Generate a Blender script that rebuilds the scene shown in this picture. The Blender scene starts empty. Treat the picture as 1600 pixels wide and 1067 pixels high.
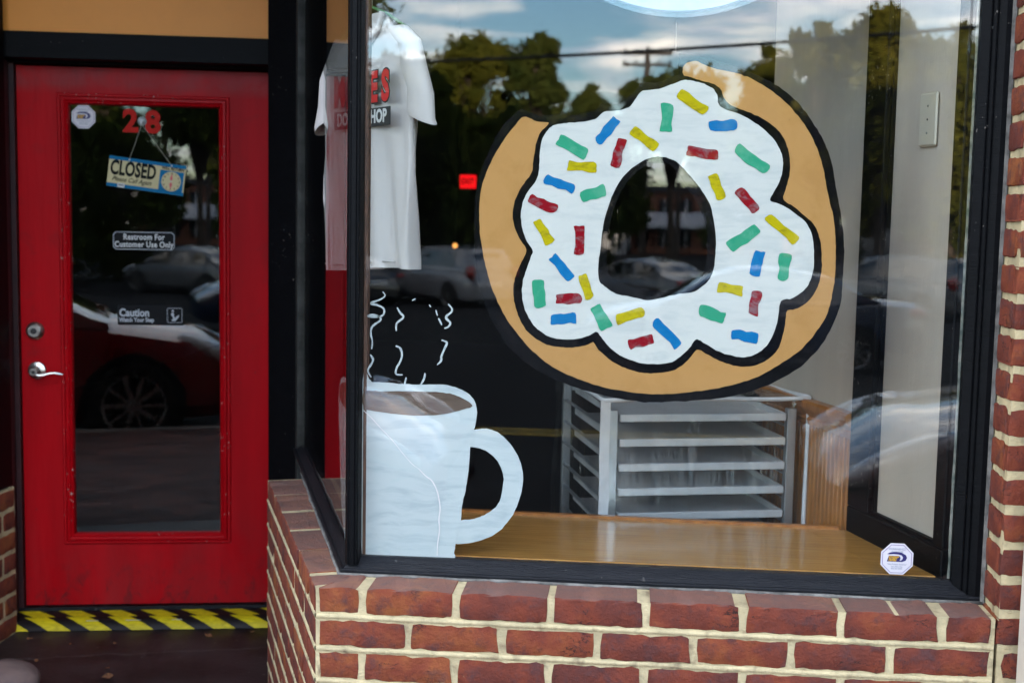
import bpy, bmesh, math, random
from mathutils import Vector, Matrix, noise
R = math.radians
random.seed(7)
sc = bpy.context.scene
COL = sc.collection

# ------------------------------------------------------------------ camera, sky, sun, exposure
FPX = 1985.54                      # focal length in pixels of the 1600 px wide photograph
CAM = Vector((0.66252, -2.63322, 1.58103))
YAW, PITCH, ROLL = -0.0925, 0.09859, 0.01856
_f = Vector((math.sin(YAW)*math.cos(PITCH), math.cos(YAW)*math.cos(PITCH), -math.sin(PITCH)))
_r = Vector((math.cos(YAW), -math.sin(YAW), 0)); _u = _r.cross(_f)
C_R = math.cos(ROLL)*_r + math.sin(ROLL)*_u
C_U = -math.sin(ROLL)*_r + math.cos(ROLL)*_u
C_F = _f
cd = bpy.data.cameras.new('camera'); cam = bpy.data.objects.new('camera', cd); COL.objects.link(cam)
cd.sensor_width = 36; cd.lens = FPX/1600*36; cd.clip_start = 0.05; cd.clip_end = 2000
cam.matrix_world = Matrix(((C_R.x, C_U.x, -C_F.x, CAM.x), (C_R.y, C_U.y, -C_F.y, CAM.y),
                           (C_R.z, C_U.z, -C_F.z, CAM.z), (0, 0, 0, 1)))
cd.dof.use_dof = True; cd.dof.focus_distance = 2.80; cd.dof.aperture_fstop = 4.4
sc.camera = cam
SUN_EL, SUN_AZ = R(9.5), R(10)      # low evening sun behind the shop (the front lies in shade)
w = bpy.data.worlds.new('World'); sc.world = w; w.use_nodes = True
nt = w.node_tree; nt.nodes.clear()
def N(t, kind, **kw):
    n = t.nodes.new(kind)
    for k, v in kw.items():
        if hasattr(n, k): setattr(n, k, v)
        else: n.inputs[k].default_value = v
    return n
sky = N(nt, 'ShaderNodeTexSky', sky_type='NISHITA', sun_disc=False, sun_elevation=SUN_EL, sun_rotation=SUN_AZ, air_density=1.0, dust_density=0.6, ozone_density=3.0)
tc = N(nt, 'ShaderNodeTexCoord'); sep = N(nt, 'ShaderNodeSeparateXYZ'); nt.links.new(tc.outputs['Generated'], sep.inputs[0])
mz = N(nt, 'ShaderNodeMath', operation='MAXIMUM'); nt.links.new(sep.outputs[2], mz.inputs[0]); mz.inputs[1].default_value = 0.0
az = N(nt, 'ShaderNodeMath', operation='ADD'); nt.links.new(mz.outputs[0], az.inputs[0]); az.inputs[1].default_value = 0.10
dv = N(nt, 'ShaderNodeVectorMath', operation='DIVIDE'); nt.links.new(tc.outputs['Generated'], dv.inputs[0])
cz = N(nt, 'ShaderNodeCombineXYZ')
for i in range(3): nt.links.new(az.outputs[0], cz.inputs[i])
nt.links.new(cz.outputs[0], dv.inputs[1])
cn = N(nt, 'ShaderNodeTexNoise', Scale=1.5, Detail=7.0, Roughness=0.56, Distortion=0.35); nt.links.new(dv.outputs[0], cn.inputs['Vector'])
cr = N(nt, 'ShaderNodeValToRGB'); nt.links.new(cn.outputs['Fac'], cr.inputs[0])
cr.color_ramp.elements[0].position = 0.46; cr.color_ramp.elements[0].color = (0, 0, 0, 1)
cr.color_ramp.elements[1].position = 0.66; cr.color_ramp.elements[1].color = (1, 1, 1, 1)
cn2 = N(nt, 'ShaderNodeTexNoise', Scale=3.2, Detail=6.0, Roughness=0.55); nt.links.new(dv.outputs[0], cn2.inputs['Vector'])
cc = N(nt, 'ShaderNodeValToRGB'); nt.links.new(cn2.outputs['Fac'], cc.inputs[0])
cc.color_ramp.elements[0].position = 0.38; cc.color_ramp.elements[0].color = (0.50, 0.55, 0.66, 1)
cc.color_ramp.elements[1].position = 0.66; cc.color_ramp.elements[1].color = (1.30, 1.18, 1.04, 1)
CLOUD = 15.0
cs = N(nt, 'ShaderNodeVectorMath', operation='SCALE'); nt.links.new(cc.outputs[0], cs.inputs[0]); cs.inputs['Scale'].default_value = CLOUD
mx = N(nt, 'ShaderNodeMixRGB'); nt.links.new(cr.outputs[0], mx.inputs[0]); sk2 = N(nt, 'ShaderNodeVectorMath', operation='SCALE'); nt.links.new(sky.outputs[0], sk2.inputs[0]); sk2.inputs['Scale'].default_value = 1.4; nt.links.new(sk2.outputs[0], mx.inputs[1]); nt.links.new(cs.outputs[0], mx.inputs[2])
bg = N(nt, 'ShaderNodeBackground', Strength=0.10); nt.links.new(mx.outputs[0], bg.inputs[0])
wo = N(nt, 'ShaderNodeOutputWorld'); nt.links.new(bg.outputs[0], wo.inputs[0])
sl = bpy.data.lights.new('sun', 'SUN'); sun = bpy.data.objects.new('sun', sl); COL.objects.link(sun)
sl.energy = 5.0; sl.angle = R(0.53); sl.color = (1.0, 0.83, 0.62)
_sd = Vector((math.sin(SUN_AZ)*math.cos(SUN_EL), math.cos(SUN_AZ)*math.cos(SUN_EL), math.sin(SUN_EL)))
sun.rotation_euler = (-_sd).to_track_quat('-Z', 'Y').to_euler()
vs = sc.view_settings; vs.view_transform = 'Standard'; vs.look = 'None'; vs.gamma = 1; vs.use_curve_mapping = False
vs.exposure = 2.95
sc.display_settings.display_device = 'sRGB'
cy = sc.cycles
cy.use_denoising = True; cy.max_bounces = 10; cy.transparent_max_bounces = 24; cy.glossy_bounces = 5; cy.diffuse_bounces = 4
cy.caustics_reflective = False; cy.caustics_refractive = False; cy.sample_clamp_indirect = 6

# ------------------------------------------------------------------ geometry constants (metres, ground of the landing z = 0)
ZB = 0.775                                  # top arris of the brick base under the window
SA = 0.37319                                # splay of the side of the bay
SD = Vector((-math.sin(SA), math.cos(SA), 0)); SN = Vector((-math.cos(SA), -math.sin(SA), 0))   # along the side wall, outward normal
BP, BH = 0.2032, 0.07237                    # brick pitch, course height
GY = 0.150                                  # outer face of the front pane
GS = 0.092                                  # side pane, this far inside the side wall face
DA = 0.1983; D0 = Vector((-1.60784, 1.91701, -0.7106+ZB))
DE = Vector((math.cos(DA), math.sin(DA), 0)); DN = Vector((math.sin(DA), -math.cos(DA), 0))
SG = SA-0.04; GD = Vector((-math.sin(SG), math.cos(SG), 0)); GN = Vector((-math.cos(SG), -math.sin(SG), 0)); G0 = Vector((.040, GY, 0))   # the side pane: a touch less splayed than its wall
def ray(x, y): return C_F + C_R*((x-800)/FPX) - C_U*((y-533.5)/FPX)
def hit(x, y, p, n):
    d = ray(x, y); return CAM + d*((Vector(p)-CAM).dot(Vector(n))/d.dot(Vector(n)))
def on_glass(x, y, yy=GY+0.006): return hit(x, y, (0, yy, 0), (0, 1, 0))
def on_side(x, y, off=0.006): return hit(x, y, G0-GN*off, GN)
def across(x, t, y=400):                    # a place across the street that the big pane mirrors
    p = CAM + ray(x, y)*t; return Vector((p.x, 2*GY-p.y, p.z))

# ------------------------------------------------------------------ materials
MATS = {}
def mat(name, col, rough=0.6, metal=0.0, var=0.0, vs_=12.0, col2=None, bump=0.0, bs=120.0, stretch=(1, 1, 1), spec=0.5, coat=0.0, rnd=0.0, detail=6.0):
    if name in MATS: return MATS[name]
    m = bpy.data.materials.new(name); m.use_nodes = True; t = m.node_tree
    b = t.nodes['Principled BSDF']
    b.inputs['Base Color'].default_value = (*col, 1); b.inputs['Roughness'].default_value = rough; b.inputs['Metallic'].default_value = metal
    b.inputs['Specular IOR Level'].default_value = spec; b.inputs['Coat Weight'].default_value = coat
    tc = t.nodes.new('ShaderNodeTexCoord'); mp = t.nodes.new('ShaderNodeMapping'); mp.inputs['Scale'].default_value = stretch
    t.links.new(tc.outputs['Object'], mp.inputs[0]); vec = mp.outputs[0]
    if rnd >= 0:
        oi = t.nodes.new('ShaderNodeObjectInfo'); mu = t.nodes.new('ShaderNodeMath'); mu.operation = 'MULTIPLY'; mu.inputs[1].default_value = 37.0
        t.links.new(oi.outputs['Random'], mu.inputs[0]); ad = t.nodes.new('ShaderNodeVectorMath'); ad.operation = 'ADD'
        t.links.new(vec, ad.inputs[0]); t.links.new(mu.outputs[0], ad.inputs[1]); vec = ad.outputs[0]
    out = None
    if var > 0 or col2:
        n = t.nodes.new('ShaderNodeTexNoise'); n.inputs['Scale'].default_value = vs_; n.inputs['Detail'].default_value = detail; n.inputs['Roughness'].default_value = 0.6
        t.links.new(vec, n.inputs['Vector'])
        r = t.nodes.new('ShaderNodeValToRGB'); r.color_ramp.elements[0].position = 0.36; r.color_ramp.elements[1].position = 0.66
        c2 = col2 or tuple(min(1, c*(1+var)) for c in col); c1 = col if col2 else tuple(c*(1-var) for c in col)
        r.color_ramp.elements[0].color = (*c1, 1); r.color_ramp.elements[1].color = (*c2, 1)
        t.links.new(n.outputs['Fac'], r.inputs[0]); out = r.outputs[0]
    if rnd > 0:
        hs = t.nodes.new('ShaderNodeHueSaturation'); mr = t.nodes.new('ShaderNodeMapRange'); mr.inputs[3].default_value = 1-rnd; mr.inputs[4].default_value = 1+rnd
        t.links.new(oi.outputs['Random'], mr.inputs[0]); t.links.new(mr.outputs[0], hs.inputs['Value'])
        if out: t.links.new(out, hs.inputs['Color'])
        else: hs.inputs['Color'].default_value = (*col, 1)
        out = hs.outputs[0]
    if out: t.links.new(out, b.inputs['Base Color'])
    if bump > 0:
        n2 = t.nodes.new('ShaderNodeTexNoise'); n2.inputs['Scale'].default_value = bs; n2.inputs['Detail'].default_value = 5; n2.inputs['Roughness'].default_value = 0.65
        t.links.new(vec, n2.inputs['Vector'])
        bp = t.nodes.new('ShaderNodeBump'); bp.inputs['Strength'].default_value = bump; bp.inputs['Distance'].default_value = 0.004
        t.links.new(n2.outputs['Fac'], bp.inputs['Height']); t.links.new(bp.outputs[0], b.inputs['Normal'])
    MATS[name] = m; return m
def specks(m, col, scale=90.0, lo=0.70, hi=0.74, big=6.0):
    """chips / specks of another colour with shapes of their own"""
    t = m.node_tree; b = t.nodes['Principled BSDF']
    tc = t.nodes.new('ShaderNodeTexCoord')
    n = t.nodes.new('ShaderNodeTexNoise'); n.inputs['Scale'].default_value = scale; n.inputs['Detail'].default_value = 3; t.links.new(tc.outputs['Object'], n.inputs['Vector'])
    n2 = t.nodes.new('ShaderNodeTexNoise'); n2.inputs['Scale'].default_value = big; n2.inputs['Detail'].default_value = 2; t.links.new(tc.outputs['Object'], n2.inputs['Vector'])
    ad = t.nodes.new('ShaderNodeMath'); ad.operation = 'MULTIPLY_ADD'; t.links.new(n2.outputs['Fac'], ad.inputs[0]); ad.inputs[1].default_value = 0.35; t.links.new(n.outputs['Fac'], ad.inputs[2])
    mr = t.nodes.new('ShaderNodeMapRange'); mr.inputs[1].default_value = lo+0.17; mr.inputs[2].default_value = hi+0.17; t.links.new(ad.outputs[0], mr.inputs[0])
    mx = t.nodes.new('ShaderNodeMixRGB'); t.links.new(mr.outputs[0], mx.inputs[0]); mx.inputs[2].default_value = (*col, 1)
    l = b.inputs['Base Color'].links
    if l: t.links.new(l[0].from_socket, mx.inputs[1])
    else: mx.inputs[1].default_value = b.inputs['Base Color'].default_value
    t.links.new(mx.outputs[0], b.inputs['Base Color']); return m

def brick_mat(name, dust):
    m = bpy.data.materials.new(name); m.use_nodes = True; t = m.node_tree; b = t.nodes['Principled BSDF']
    b.inputs['Roughness'].default_value = 0.82; b.inputs['Specular IOR Level'].default_value = 0.3
    tc = t.nodes.new('ShaderNodeTexCoord'); oi = t.nodes.new('ShaderNodeObjectInfo')
    mu = N(t, 'ShaderNodeMath', operation='MULTIPLY'); mu.inputs[1].default_value = 53.0; t.links.new(oi.outputs['Random'], mu.inputs[0])
    ad = N(t, 'ShaderNodeVectorMath', operation='ADD'); t.links.new(tc.outputs['Object'], ad.inputs[0]); t.links.new(mu.outputs[0], ad.inputs[1])
    n1 = N(t, 'ShaderNodeTexNoise', Scale=11.0, Detail=6.0, Roughness=0.62); t.links.new(ad.outputs[0], n1.inputs['Vector'])
    r1 = t.nodes.new('ShaderNodeValToRGB'); e = r1.color_ramp.elements
    e[0].position = 0.30; e[0].color = (0.115, 0.028, 0.019, 1); e[1].position = 0.72; e[1].color = (0.285, 0.086, 0.026, 1)
    k = e.new(0.48); k.color = (0.190, 0.039, 0.0195, 1); k = e.new(0.60); k.color = (0.230, 0.056, 0.021, 1)
    sh = N(t, 'ShaderNodeMapRange'); sh.inputs[3].default_value = -0.13; sh.inputs[4].default_value = 0.13; t.links.new(oi.outputs['Random'], sh.inputs[0])
    a2 = N(t, 'ShaderNodeMath', operation='ADD'); t.links.new(n1.outputs['Fac'], a2.inputs[0]); t.links.new(sh.outputs[0], a2.inputs[1])
    t.links.new(a2.outputs[0], r1.inputs[0])
    # purple-grey scorched blotches and hairline cracks
    n2 = N(t, 'ShaderNodeTexNoise', Scale=24.0, Detail=7.0, Roughness=0.7); t.links.new(ad.outputs[0], n2.inputs['Vector'])
    m2 = N(t, 'ShaderNodeMapRange'); m2.inputs[1].default_value = 0.50; m2.inputs[2].default_value = 0.66; m2.inputs[4].default_value = 0.85; t.links.new(n2.outputs['Fac'], m2.inputs[0])
    x1 = t.nodes.new('ShaderNodeMixRGB'); t.links.new(m2.outputs[0], x1.inputs[0]); t.links.new(r1.outputs[0], x1.inputs[1]); x1.inputs[2].default_value = (0.085, 0.034, 0.033, 1)
    sc_ = N(t, 'ShaderNodeMapping'); sc_.inputs['Scale'].default_value = (14, 14, 34); t.links.new(ad.outputs[0], sc_.inputs[0])
    nd = N(t, 'ShaderNodeTexNoise', Scale=1.3, Detail=5.0, Roughness=0.6); t.links.new(sc_.outputs[0], nd.inputs['Vector'])
    ab = N(t, 'ShaderNodeMath', operation='SUBTRACT'); t.links.new(nd.outputs['Fac'], ab.inputs[0]); ab.inputs[1].default_value = 0.5
    ab2 = N(t, 'ShaderNodeMath', operation='ABSOLUTE'); t.links.new(ab.outputs[0], ab2.inputs[0])
    nm = N(t, 'ShaderNodeTexNoise', Scale=9.0, Detail=2.0); t.links.new(ad.outputs[0], nm.inputs['Vector'])
    th = N(t, 'ShaderNodeMapRange'); th.inputs[1].default_value = 0.56; th.inputs[2].default_value = 0.66; th.inputs[4].default_value = 0.010; t.links.new(nm.outputs['Fac'], th.inputs[0])
    lt = N(t, 'ShaderNodeMath', operation='LESS_THAN'); t.links.new(ab2.outputs[0], lt.inputs[0]); t.links.new(th.outputs[0], lt.inputs[1])
    x2 = t.nodes.new('ShaderNodeMixRGB'); t.links.new(lt.outputs[0], x2.inputs[0]); t.links.new(x1.outputs[0], x2.inputs[1]); x2.inputs[2].default_value = (0.035, 0.016, 0.014, 1)
    last = x2
    # lime smears
    n3 = N(t, 'ShaderNodeTexNoise', Scale=75.0, Detail=4.0, Roughness=0.7); t.links.new(ad.outputs[0], n3.inputs['Vector'])
    m3 = N(t, 'ShaderNodeMapRange'); m3.inputs[1].default_value = 0.69; m3.inputs[2].default_value = 0.76; m3.inputs[4].default_value = 0.5; t.links.new(n3.outputs['Fac'], m3.inputs[0])
    x3 = t.nodes.new('ShaderNodeMixRGB'); t.links.new(m3.outputs[0], x3.inputs[0]); t.links.new(last.outputs[0], x3.inputs[1]); x3.inputs[2].default_value = (0.30, 0.21, 0.13, 1); last = x3
    if dust:      # settled street dust on the upward faces
        ge = t.nodes.new('ShaderNodeNewGeometry'); sz = t.nodes.new('ShaderNodeSeparateXYZ'); t.links.new(ge.outputs['True Normal'], sz.inputs[0])
        md = N(t, 'ShaderNodeMapRange'); md.inputs[1].default_value = 0.6; md.inputs[2].default_value = 0.9; md.inputs[4].default_value = 0.5; t.links.new(sz.outputs[2], md.inputs[0])
        x4 = t.nodes.new('ShaderNodeMixRGB'); t.links.new(md.outputs[0], x4.inputs[0]); t.links.new(last.outputs[0], x4.inputs[1]); x4.inputs[2].default_value = (0.23, 0.155, 0.125, 1); last = x4
    t.links.new(last.outputs[0], b.inputs['Base Color'])
    n4 = N(t, 'ShaderNodeTexNoise', Scale=130.0, Detail=6.0, Roughness=0.7); t.links.new(ad.outputs[0], n4.inputs['Vector'])
    m4 = N(t, 'ShaderNodeMath', operation='MULTIPLY_ADD'); t.links.new(lt.outputs[0], m4.inputs[0]); m4.inputs[1].default_value = -0.9; t.links.new(n4.outputs['Fac'], m4.inputs[2])
    m5 = N(t, 'ShaderNodeMath', operation='MULTIPLY_ADD'); t.links.new(n2.outputs['Fac'], m5.inputs[0]); m5.inputs[1].default_value = 2.2; t.links.new(m4.outputs[0], m5.inputs[2])
    bp = N(t, 'ShaderNodeBump', Strength=1.0, Distance=0.0042); t.links.new(m5.outputs[0], bp.inputs['Height']); t.links.new(bp.outputs[0], b.inputs['Normal'])
    MATS[name] = m; return m

def glass_mat(name, tint=(0.97, 0.985, 0.975), f0=0.050, rough=0.0, dirt=0.0006):
    """clear pane: mirror reflection by Fresnel, the rest passes through; faint dust film"""
    m = bpy.data.materials.new(name); m.use_nodes = True; t = m.node_tree; t.nodes.clear()
    ge = t.nodes.new('ShaderNodeNewGeometry'); dp = N(t, 'ShaderNodeVectorMath', operation='DOT_PRODUCT')
    t.links.new(ge.outputs['Incoming'], dp.inputs[0]); t.links.new(ge.outputs['Normal'], dp.inputs[1])
    a = N(t, 'ShaderNodeMath', operation='ABSOLUTE'); t.links.new(dp.outputs['Value'], a.inputs[0])
    s = N(t, 'ShaderNodeMath', operation='SUBTRACT'); s.inputs[0].default_value = 1.0; t.links.new(a.outputs[0], s.inputs[1])
    p = N(t, 'ShaderNodeMath', operation='POWER'); t.links.new(s.outputs[0], p.inputs[0]); p.inputs[1].default_value = 5.0
    fr = N(t, 'ShaderNodeMath', operation='MULTIPLY_ADD'); t.links.new(p.outputs[0], fr.inputs[0]); fr.inputs[1].default_value = 1-f0; fr.inputs[2].default_value = f0
    tr = t.nodes.new('ShaderNodeBsdfTransparent'); tr.inputs[0].default_value = (*tint, 1)
    gl = t.nodes.new('ShaderNodeBsdfGlossy'); gl.inputs['Roughness'].default_value = rough
    mx = t.nodes.new('ShaderNodeMixShader'); t.links.new(fr.outputs[0], mx.inputs[0]); t.links.new(tr.outputs[0], mx.inputs[1]); t.links.new(gl.outputs[0], mx.inputs[2])
    last = mx
    if dirt > 0:
        tc = t.nodes.new('ShaderNodeTexCoord')
        n = N(t, 'ShaderNodeTexNoise', Scale=5.0, Detail=8.0, Roughness=0.7); t.links.new(tc.outputs['Object'], n.inputs['Vector'])
        n2 = N(t, 'ShaderNodeTexNoise', Scale=140.0, Detail=2.0, Roughness=0.5); t.links.new(tc.outputs['Object'], n2.inputs['Vector'])
        sp = N(t, 'ShaderNodeMapRange'); sp.inputs[1].default_value = 0.765; sp.inputs[2].default_value = 0.79; sp.inputs[4].default_value = 0.12; t.links.new(n2.outputs['Fac'], sp.inputs[0])
        mr = N(t, 'ShaderNodeMapRange'); mr.inputs[1].default_value = 0.4; mr.inputs[2].default_value = 0.8; mr.inputs[4].default_value = dirt*2; t.links.new(n.outputs['Fac'], mr.inputs[0])
        ad = N(t, 'ShaderNodeMath', operation='ADD'); t.links.new(sp.outputs[0], ad.inputs[0]); t.links.new(mr.outputs[0], ad.inputs[1])
        df = t.nodes.new('ShaderNodeBsdfDiffuse'); df.inputs[0].default_value = (0.6, 0.6, 0.58, 1)
        m2 = t.nodes.new('ShaderNodeMixShader'); t.links.new(ad.outputs[0], m2.inputs[0]); t.links.new(mx.outputs[0], m2.inputs[1]); t.links.new(df.outputs[0], m2.inputs[2]); last = m2
    o = t.nodes.new('ShaderNodeOutputMaterial'); t.links.new(last.outputs[0], o.inputs[0])
    MATS[name] = m; return m

def paint_mat(name, col, streak=0.12, stretch=(1, 1, 1), scale=40.0, thin=None, rough=0.55):
    """brushed window paint: streaks of thinner colour"""
    m = bpy.data.materials.new(name); m.use_nodes = True; t = m.node_tree; b = t.nodes['Principled BSDF']
    b.inputs['Roughness'].default_value = 0.9; b.inputs['Specular IOR Level'].default_value = 0.0
    tc = t.nodes.new('ShaderNodeTexCoord'); mp = N(t, 'ShaderNodeMapping'); mp.inputs['Scale'].default_value = stretch; t.links.new(tc.outputs['Object'], mp.inputs[0])
    nw = N(t, 'ShaderNodeTexNoise', Scale=6.0, Detail=2.0); t.links.new(tc.outputs['Object'], nw.inputs['Vector'])
    ma = N(t, 'ShaderNodeVectorMath', operation='MULTIPLY_ADD'); t.links.new(nw.outputs['Color'], ma.inputs[0]); ma.inputs[1].default_value = (0.12, 0.12, 0.12); t.links.new(mp.outputs[0], ma.inputs[2])
    n = N(t, 'ShaderNodeTexNoise', Scale=scale, Detail=6.0, Roughness=0.65); t.links.new(ma.outputs[0], n.inputs['Vector'])
    r = t.nodes.new('ShaderNodeValToRGB'); r.color_ramp.elements[0].position = 0.34; r.color_ramp.elements[1].position = 0.52
    c2 = thin or tuple(c*(1-streak) for c in col)
    r.color_ramp.elements[0].color = (*c2, 1); r.color_ramp.elements[1].color = (*col, 1)
    t.links.new(n.outputs['Fac'], r.inputs[0]); t.links.new(r.outputs[0], b.inputs['Base Color'])
    MATS[name] = m; return m

def emit_mat(name, col, s):
    m = bpy.data.materials.new(name); m.use_nodes = True; b = m.node_tree.nodes['Principled BSDF']
    b.inputs['Base Color'].default_value = (*col, 1); b.inputs['Emission Color'].default_value = (*col, 1); b.inputs['Emission Strength'].default_value = s
    MATS[name] = m; return m

# ------------------------------------------------------------------ object helpers
def link(name, me, m=None, parent=None, loc=None, rz=None):
    o = bpy.data.objects.new(name, me); COL.objects.link(o)
    if m is not None and me is not None:
        me.materials.clear()
        for q in (m if isinstance(m, (list, tuple)) else [m]): me.materials.append(MATS[q] if isinstance(q, str) else q)
    if parent: o.parent = parent
    if loc is not None: o.location = loc
    if rz is not None: o.rotation_euler = (0, 0, rz)
    return o
def tag(o, label=None, cat=None, group=None, kind=None):
    if label: o['label'] = label
    if cat: o['category'] = cat
    if group: o['group'] = group
    if kind: o['kind'] = kind
    return o
def thing(name, label, cat, loc=(0, 0, 0), rz=0.0, group=None):
    o = bpy.data.objects.new(name, None); o.empty_display_size = 0.1; COL.objects.link(o); o.location = loc; o.rotation_euler = (0, 0, rz)
    return tag(o, label, cat, group)
class MB:
    """collects vertices and faces, links them as one mesh"""
    def __init__(s): s.v = []; s.f = []; s.mi = []; s.cur = 0
    def add(s, vs_, fs):
        k = len(s.v); s.v += [tuple(p) for p in vs_]; s.f += [tuple(i+k for i in f) for f in fs]; s.mi += [s.cur]*len(fs); return s
    def box(s, x0, x1, y0, y1, z0, z1, M=None):
        p = [Vector(c) for c in ((x0, y0, z0), (x1, y0, z0), (x1, y1, z0), (x0, y1, z0), (x0, y0, z1), (x1, y0, z1), (x1, y1, z1), (x0, y1, z1))]
        if M: p = [M @ q for q in p]
        return s.add(p, [(0, 3, 2, 1), (4, 5, 6, 7), (0, 1, 5, 4), (1, 2, 6, 5), (2, 3, 7, 6), (3, 0, 4, 7)])
    def bbox(s, x0, x1, y0, y1, z0, z1, b=0.003):   # chamfered box
        bm = bmesh.new(); bmesh.ops.create_cube(bm, size=1)
        for q in bm.verts: q.co = Vector(((x0+x1)/2+q.co.x*(x1-x0), (y0+y1)/2+q.co.y*(y1-y0), (z0+z1)/2+q.co.z*(z1-z0)))
        bmesh.ops.bevel(bm, geom=bm.edges[:], offset=b, segments=1, affect='EDGES')
        return s.bm(bm)
    def bm(s, bm, M=None):
        bm.verts.ensure_lookup_table(); bm.verts.index_update()
        s.add([(M @ q.co if M else q.co) for q in bm.verts], [[q.index for q in f.verts] for f in bm.faces]); bm.free(); return s
    def prism(s, pts, z0, z1):      # plan polygon, counter-clockwise
        n = len(pts); v = [(p[0], p[1], z0) for p in pts]+[(p[0], p[1], z1) for p in pts]
        return s.add(v, [tuple(range(n))[::-1], tuple(range(n, 2*n))]+[(i, (i+1) % n, n+(i+1) % n, n+i) for i in range(n)])
    def tube(s, pts, r, n=8, caps=True):
        pts = [Vector(p) for p in pts]; rs = r if isinstance(r, (list, tuple)) else [r]*len(pts); k = len(s.v); V = []; F = []
        up = None
        for i, p in enumerate(pts):
            d = (pts[min(i+1, len(pts)-1)]-pts[max(i-1, 0)]).normalized()
            if up is None: up = d.orthogonal().normalized()
            up = (up-d*up.dot(d)).normalized(); sd_ = d.cross(up)
            for j in range(n):
                a = 2*math.pi*j/n; V.append(p+(up*math.cos(a)+sd_*math.sin(a))*rs[i])
        for i in range(len(pts)-1):
            for j in range(n):
                a, b = i*n+j, i*n+(j+1) % n; F.append((a, b, b+n, a+n))
        if caps: F += [tuple(range(n))[::-1], tuple(range((len(pts)-1)*n, len(pts)*n))]
        return s.add(V, F)
    def lathe(s, prof, axis='y', c=(0, 0, 0), n=24):    # prof: (radius, offset along axis)
        V = []; F = []
        for r_, a_ in prof:
            for j in range(n):
                t_ = 2*math.pi*j/n; u_, v_ = r_*math.cos(t_), r_*math.sin(t_)
                V.append((c[0]+u_, c[1]+a_, c[2]+v_) if axis == 'y' else ((c[0]+u_, c[1]+v_, c[2]+a_) if axis == 'z' else (c[0]+a_, c[1]+u_, c[2]+v_)))
        for i in range(len(prof)-1):
            for j in range(n):
                a, b = i*n+j, i*n+(j+1) % n; F.append((a, b, b+n, a+n))
        F += [tuple(range(n))[::-1], tuple(range((len(prof)-1)*n, len(prof)*n))]
        return s.add(V, F)
    def mesh(s, name='m', smooth=False):
        me = bpy.data.meshes.new(name); me.from_pydata(s.v, [], s.f); me.update()
        bm = bmesh.new(); bm.from_mesh(me); bmesh.ops.recalc_face_normals(bm, faces=bm.faces[:]); bm.to_mesh(me); bm.free()
        if any(s.mi): me.polygons.foreach_set('material_index', s.mi)
        if smooth: me.polygons.foreach_set('use_smooth', [True]*len(me.polygons)); 
        if smooth and smooth != 1: me.set_sharp_from_angle(angle=smooth)
        return me
    def build(s, name, m, parent=None, loc=None, rz=None, smooth=False):
        return link(name, s.mesh(name, smooth), m, parent, loc, rz)
def curve_mesh(loops, ext):
    cu = bpy.data.curves.new('c', 'CURVE'); cu.dimensions = '2D'; cu.fill_mode = 'BOTH'; cu.extrude = ext
    for L in loops:
        sp = cu.splines.new('POLY'); sp.points.add(len(L)-1); sp.use_cyclic_u = True
        for p, q in zip(sp.points, L): p.co = (q[0], q[1], 0, 1)
    o = bpy.data.objects.new('c', cu); COL.objects.link(o); dg = bpy.context.evaluated_depsgraph_get()
    me = bpy.data.meshes.new_from_object(o.evaluated_get(dg)); bpy.data.objects.remove(o); bpy.data.curves.remove(cu); return me
def text_mesh(body, size, ext=0.0004, bold=0.0, shear=0.0, sx=1.0, align='CENTER', spacing=1.0):
    cu = bpy.data.curves.new('t', 'FONT'); cu.body = body; cu.size = size; cu.extrude = ext; cu.offset = bold; cu.shear = shear
    cu.align_x = align; cu.align_y = 'CENTER'; cu.space_character = spacing; cu.resolution_u = 3
    o = bpy.data.objects.new('t', cu); COL.objects.link(o); dg = bpy.context.evaluated_depsgraph_get()
    me = bpy.data.meshes.new_from_object(o.evaluated_get(dg)); bpy.data.objects.remove(o); bpy.data.curves.remove(cu)
    for v in me.vertices: v.co.x *= sx
    return me
UPM = Matrix(((1, 0, 0, 0), (0, 0, -1, 0), (0, 1, 0, 0), (0, 0, 0, 1)))     # flat drawing (x, y) -> standing up (x, z), front toward -y
def stand(me, off=(0, 0, 0), rot=0.0):
    me.transform(Matrix.Translation(off) @ UPM @ Matrix.Rotation(rot, 4, 'Z')); return me
def catmull(P, n=5, closed=True):
    out = []; L = len(P); rng = range(L) if closed else range(L-1)
    for i in rng:
        p0, p1, p2, p3 = (P[(i-1) % L] if closed or i > 0 else P[i]), P[i], P[(i+1) % L], (P[(i+2) % L] if closed or i+2 < L else P[i+1])
        for k in range(n):
            t = k/n; t2, t3 = t*t, t*t*t
            out.append(tuple(0.5*((2*p1[d])+(-p0[d]+p2[d])*t+(2*p0[d]-5*p1[d]+4*p2[d]-p3[d])*t2+(-p0[d]+3*p1[d]-3*p2[d]+p3[d])*t3) for d in range(2)))
    if not closed: out.append(P[-1])
    return out
def rough_edge(L, amp, sc_=180.0, seed=0.0):
    out = []
    for x, y in L:
        v = noise.noise_vector(Vector((x*sc_, y*sc_, seed))); v2 = noise.noise_vector(Vector((x*sc_*3.7, y*sc_*3.7, seed+9)))
        out.append((x+(v.x+0.5*v2.x)*amp, y+(v.y+0.5*v2.y)*amp))
    return out

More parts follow.
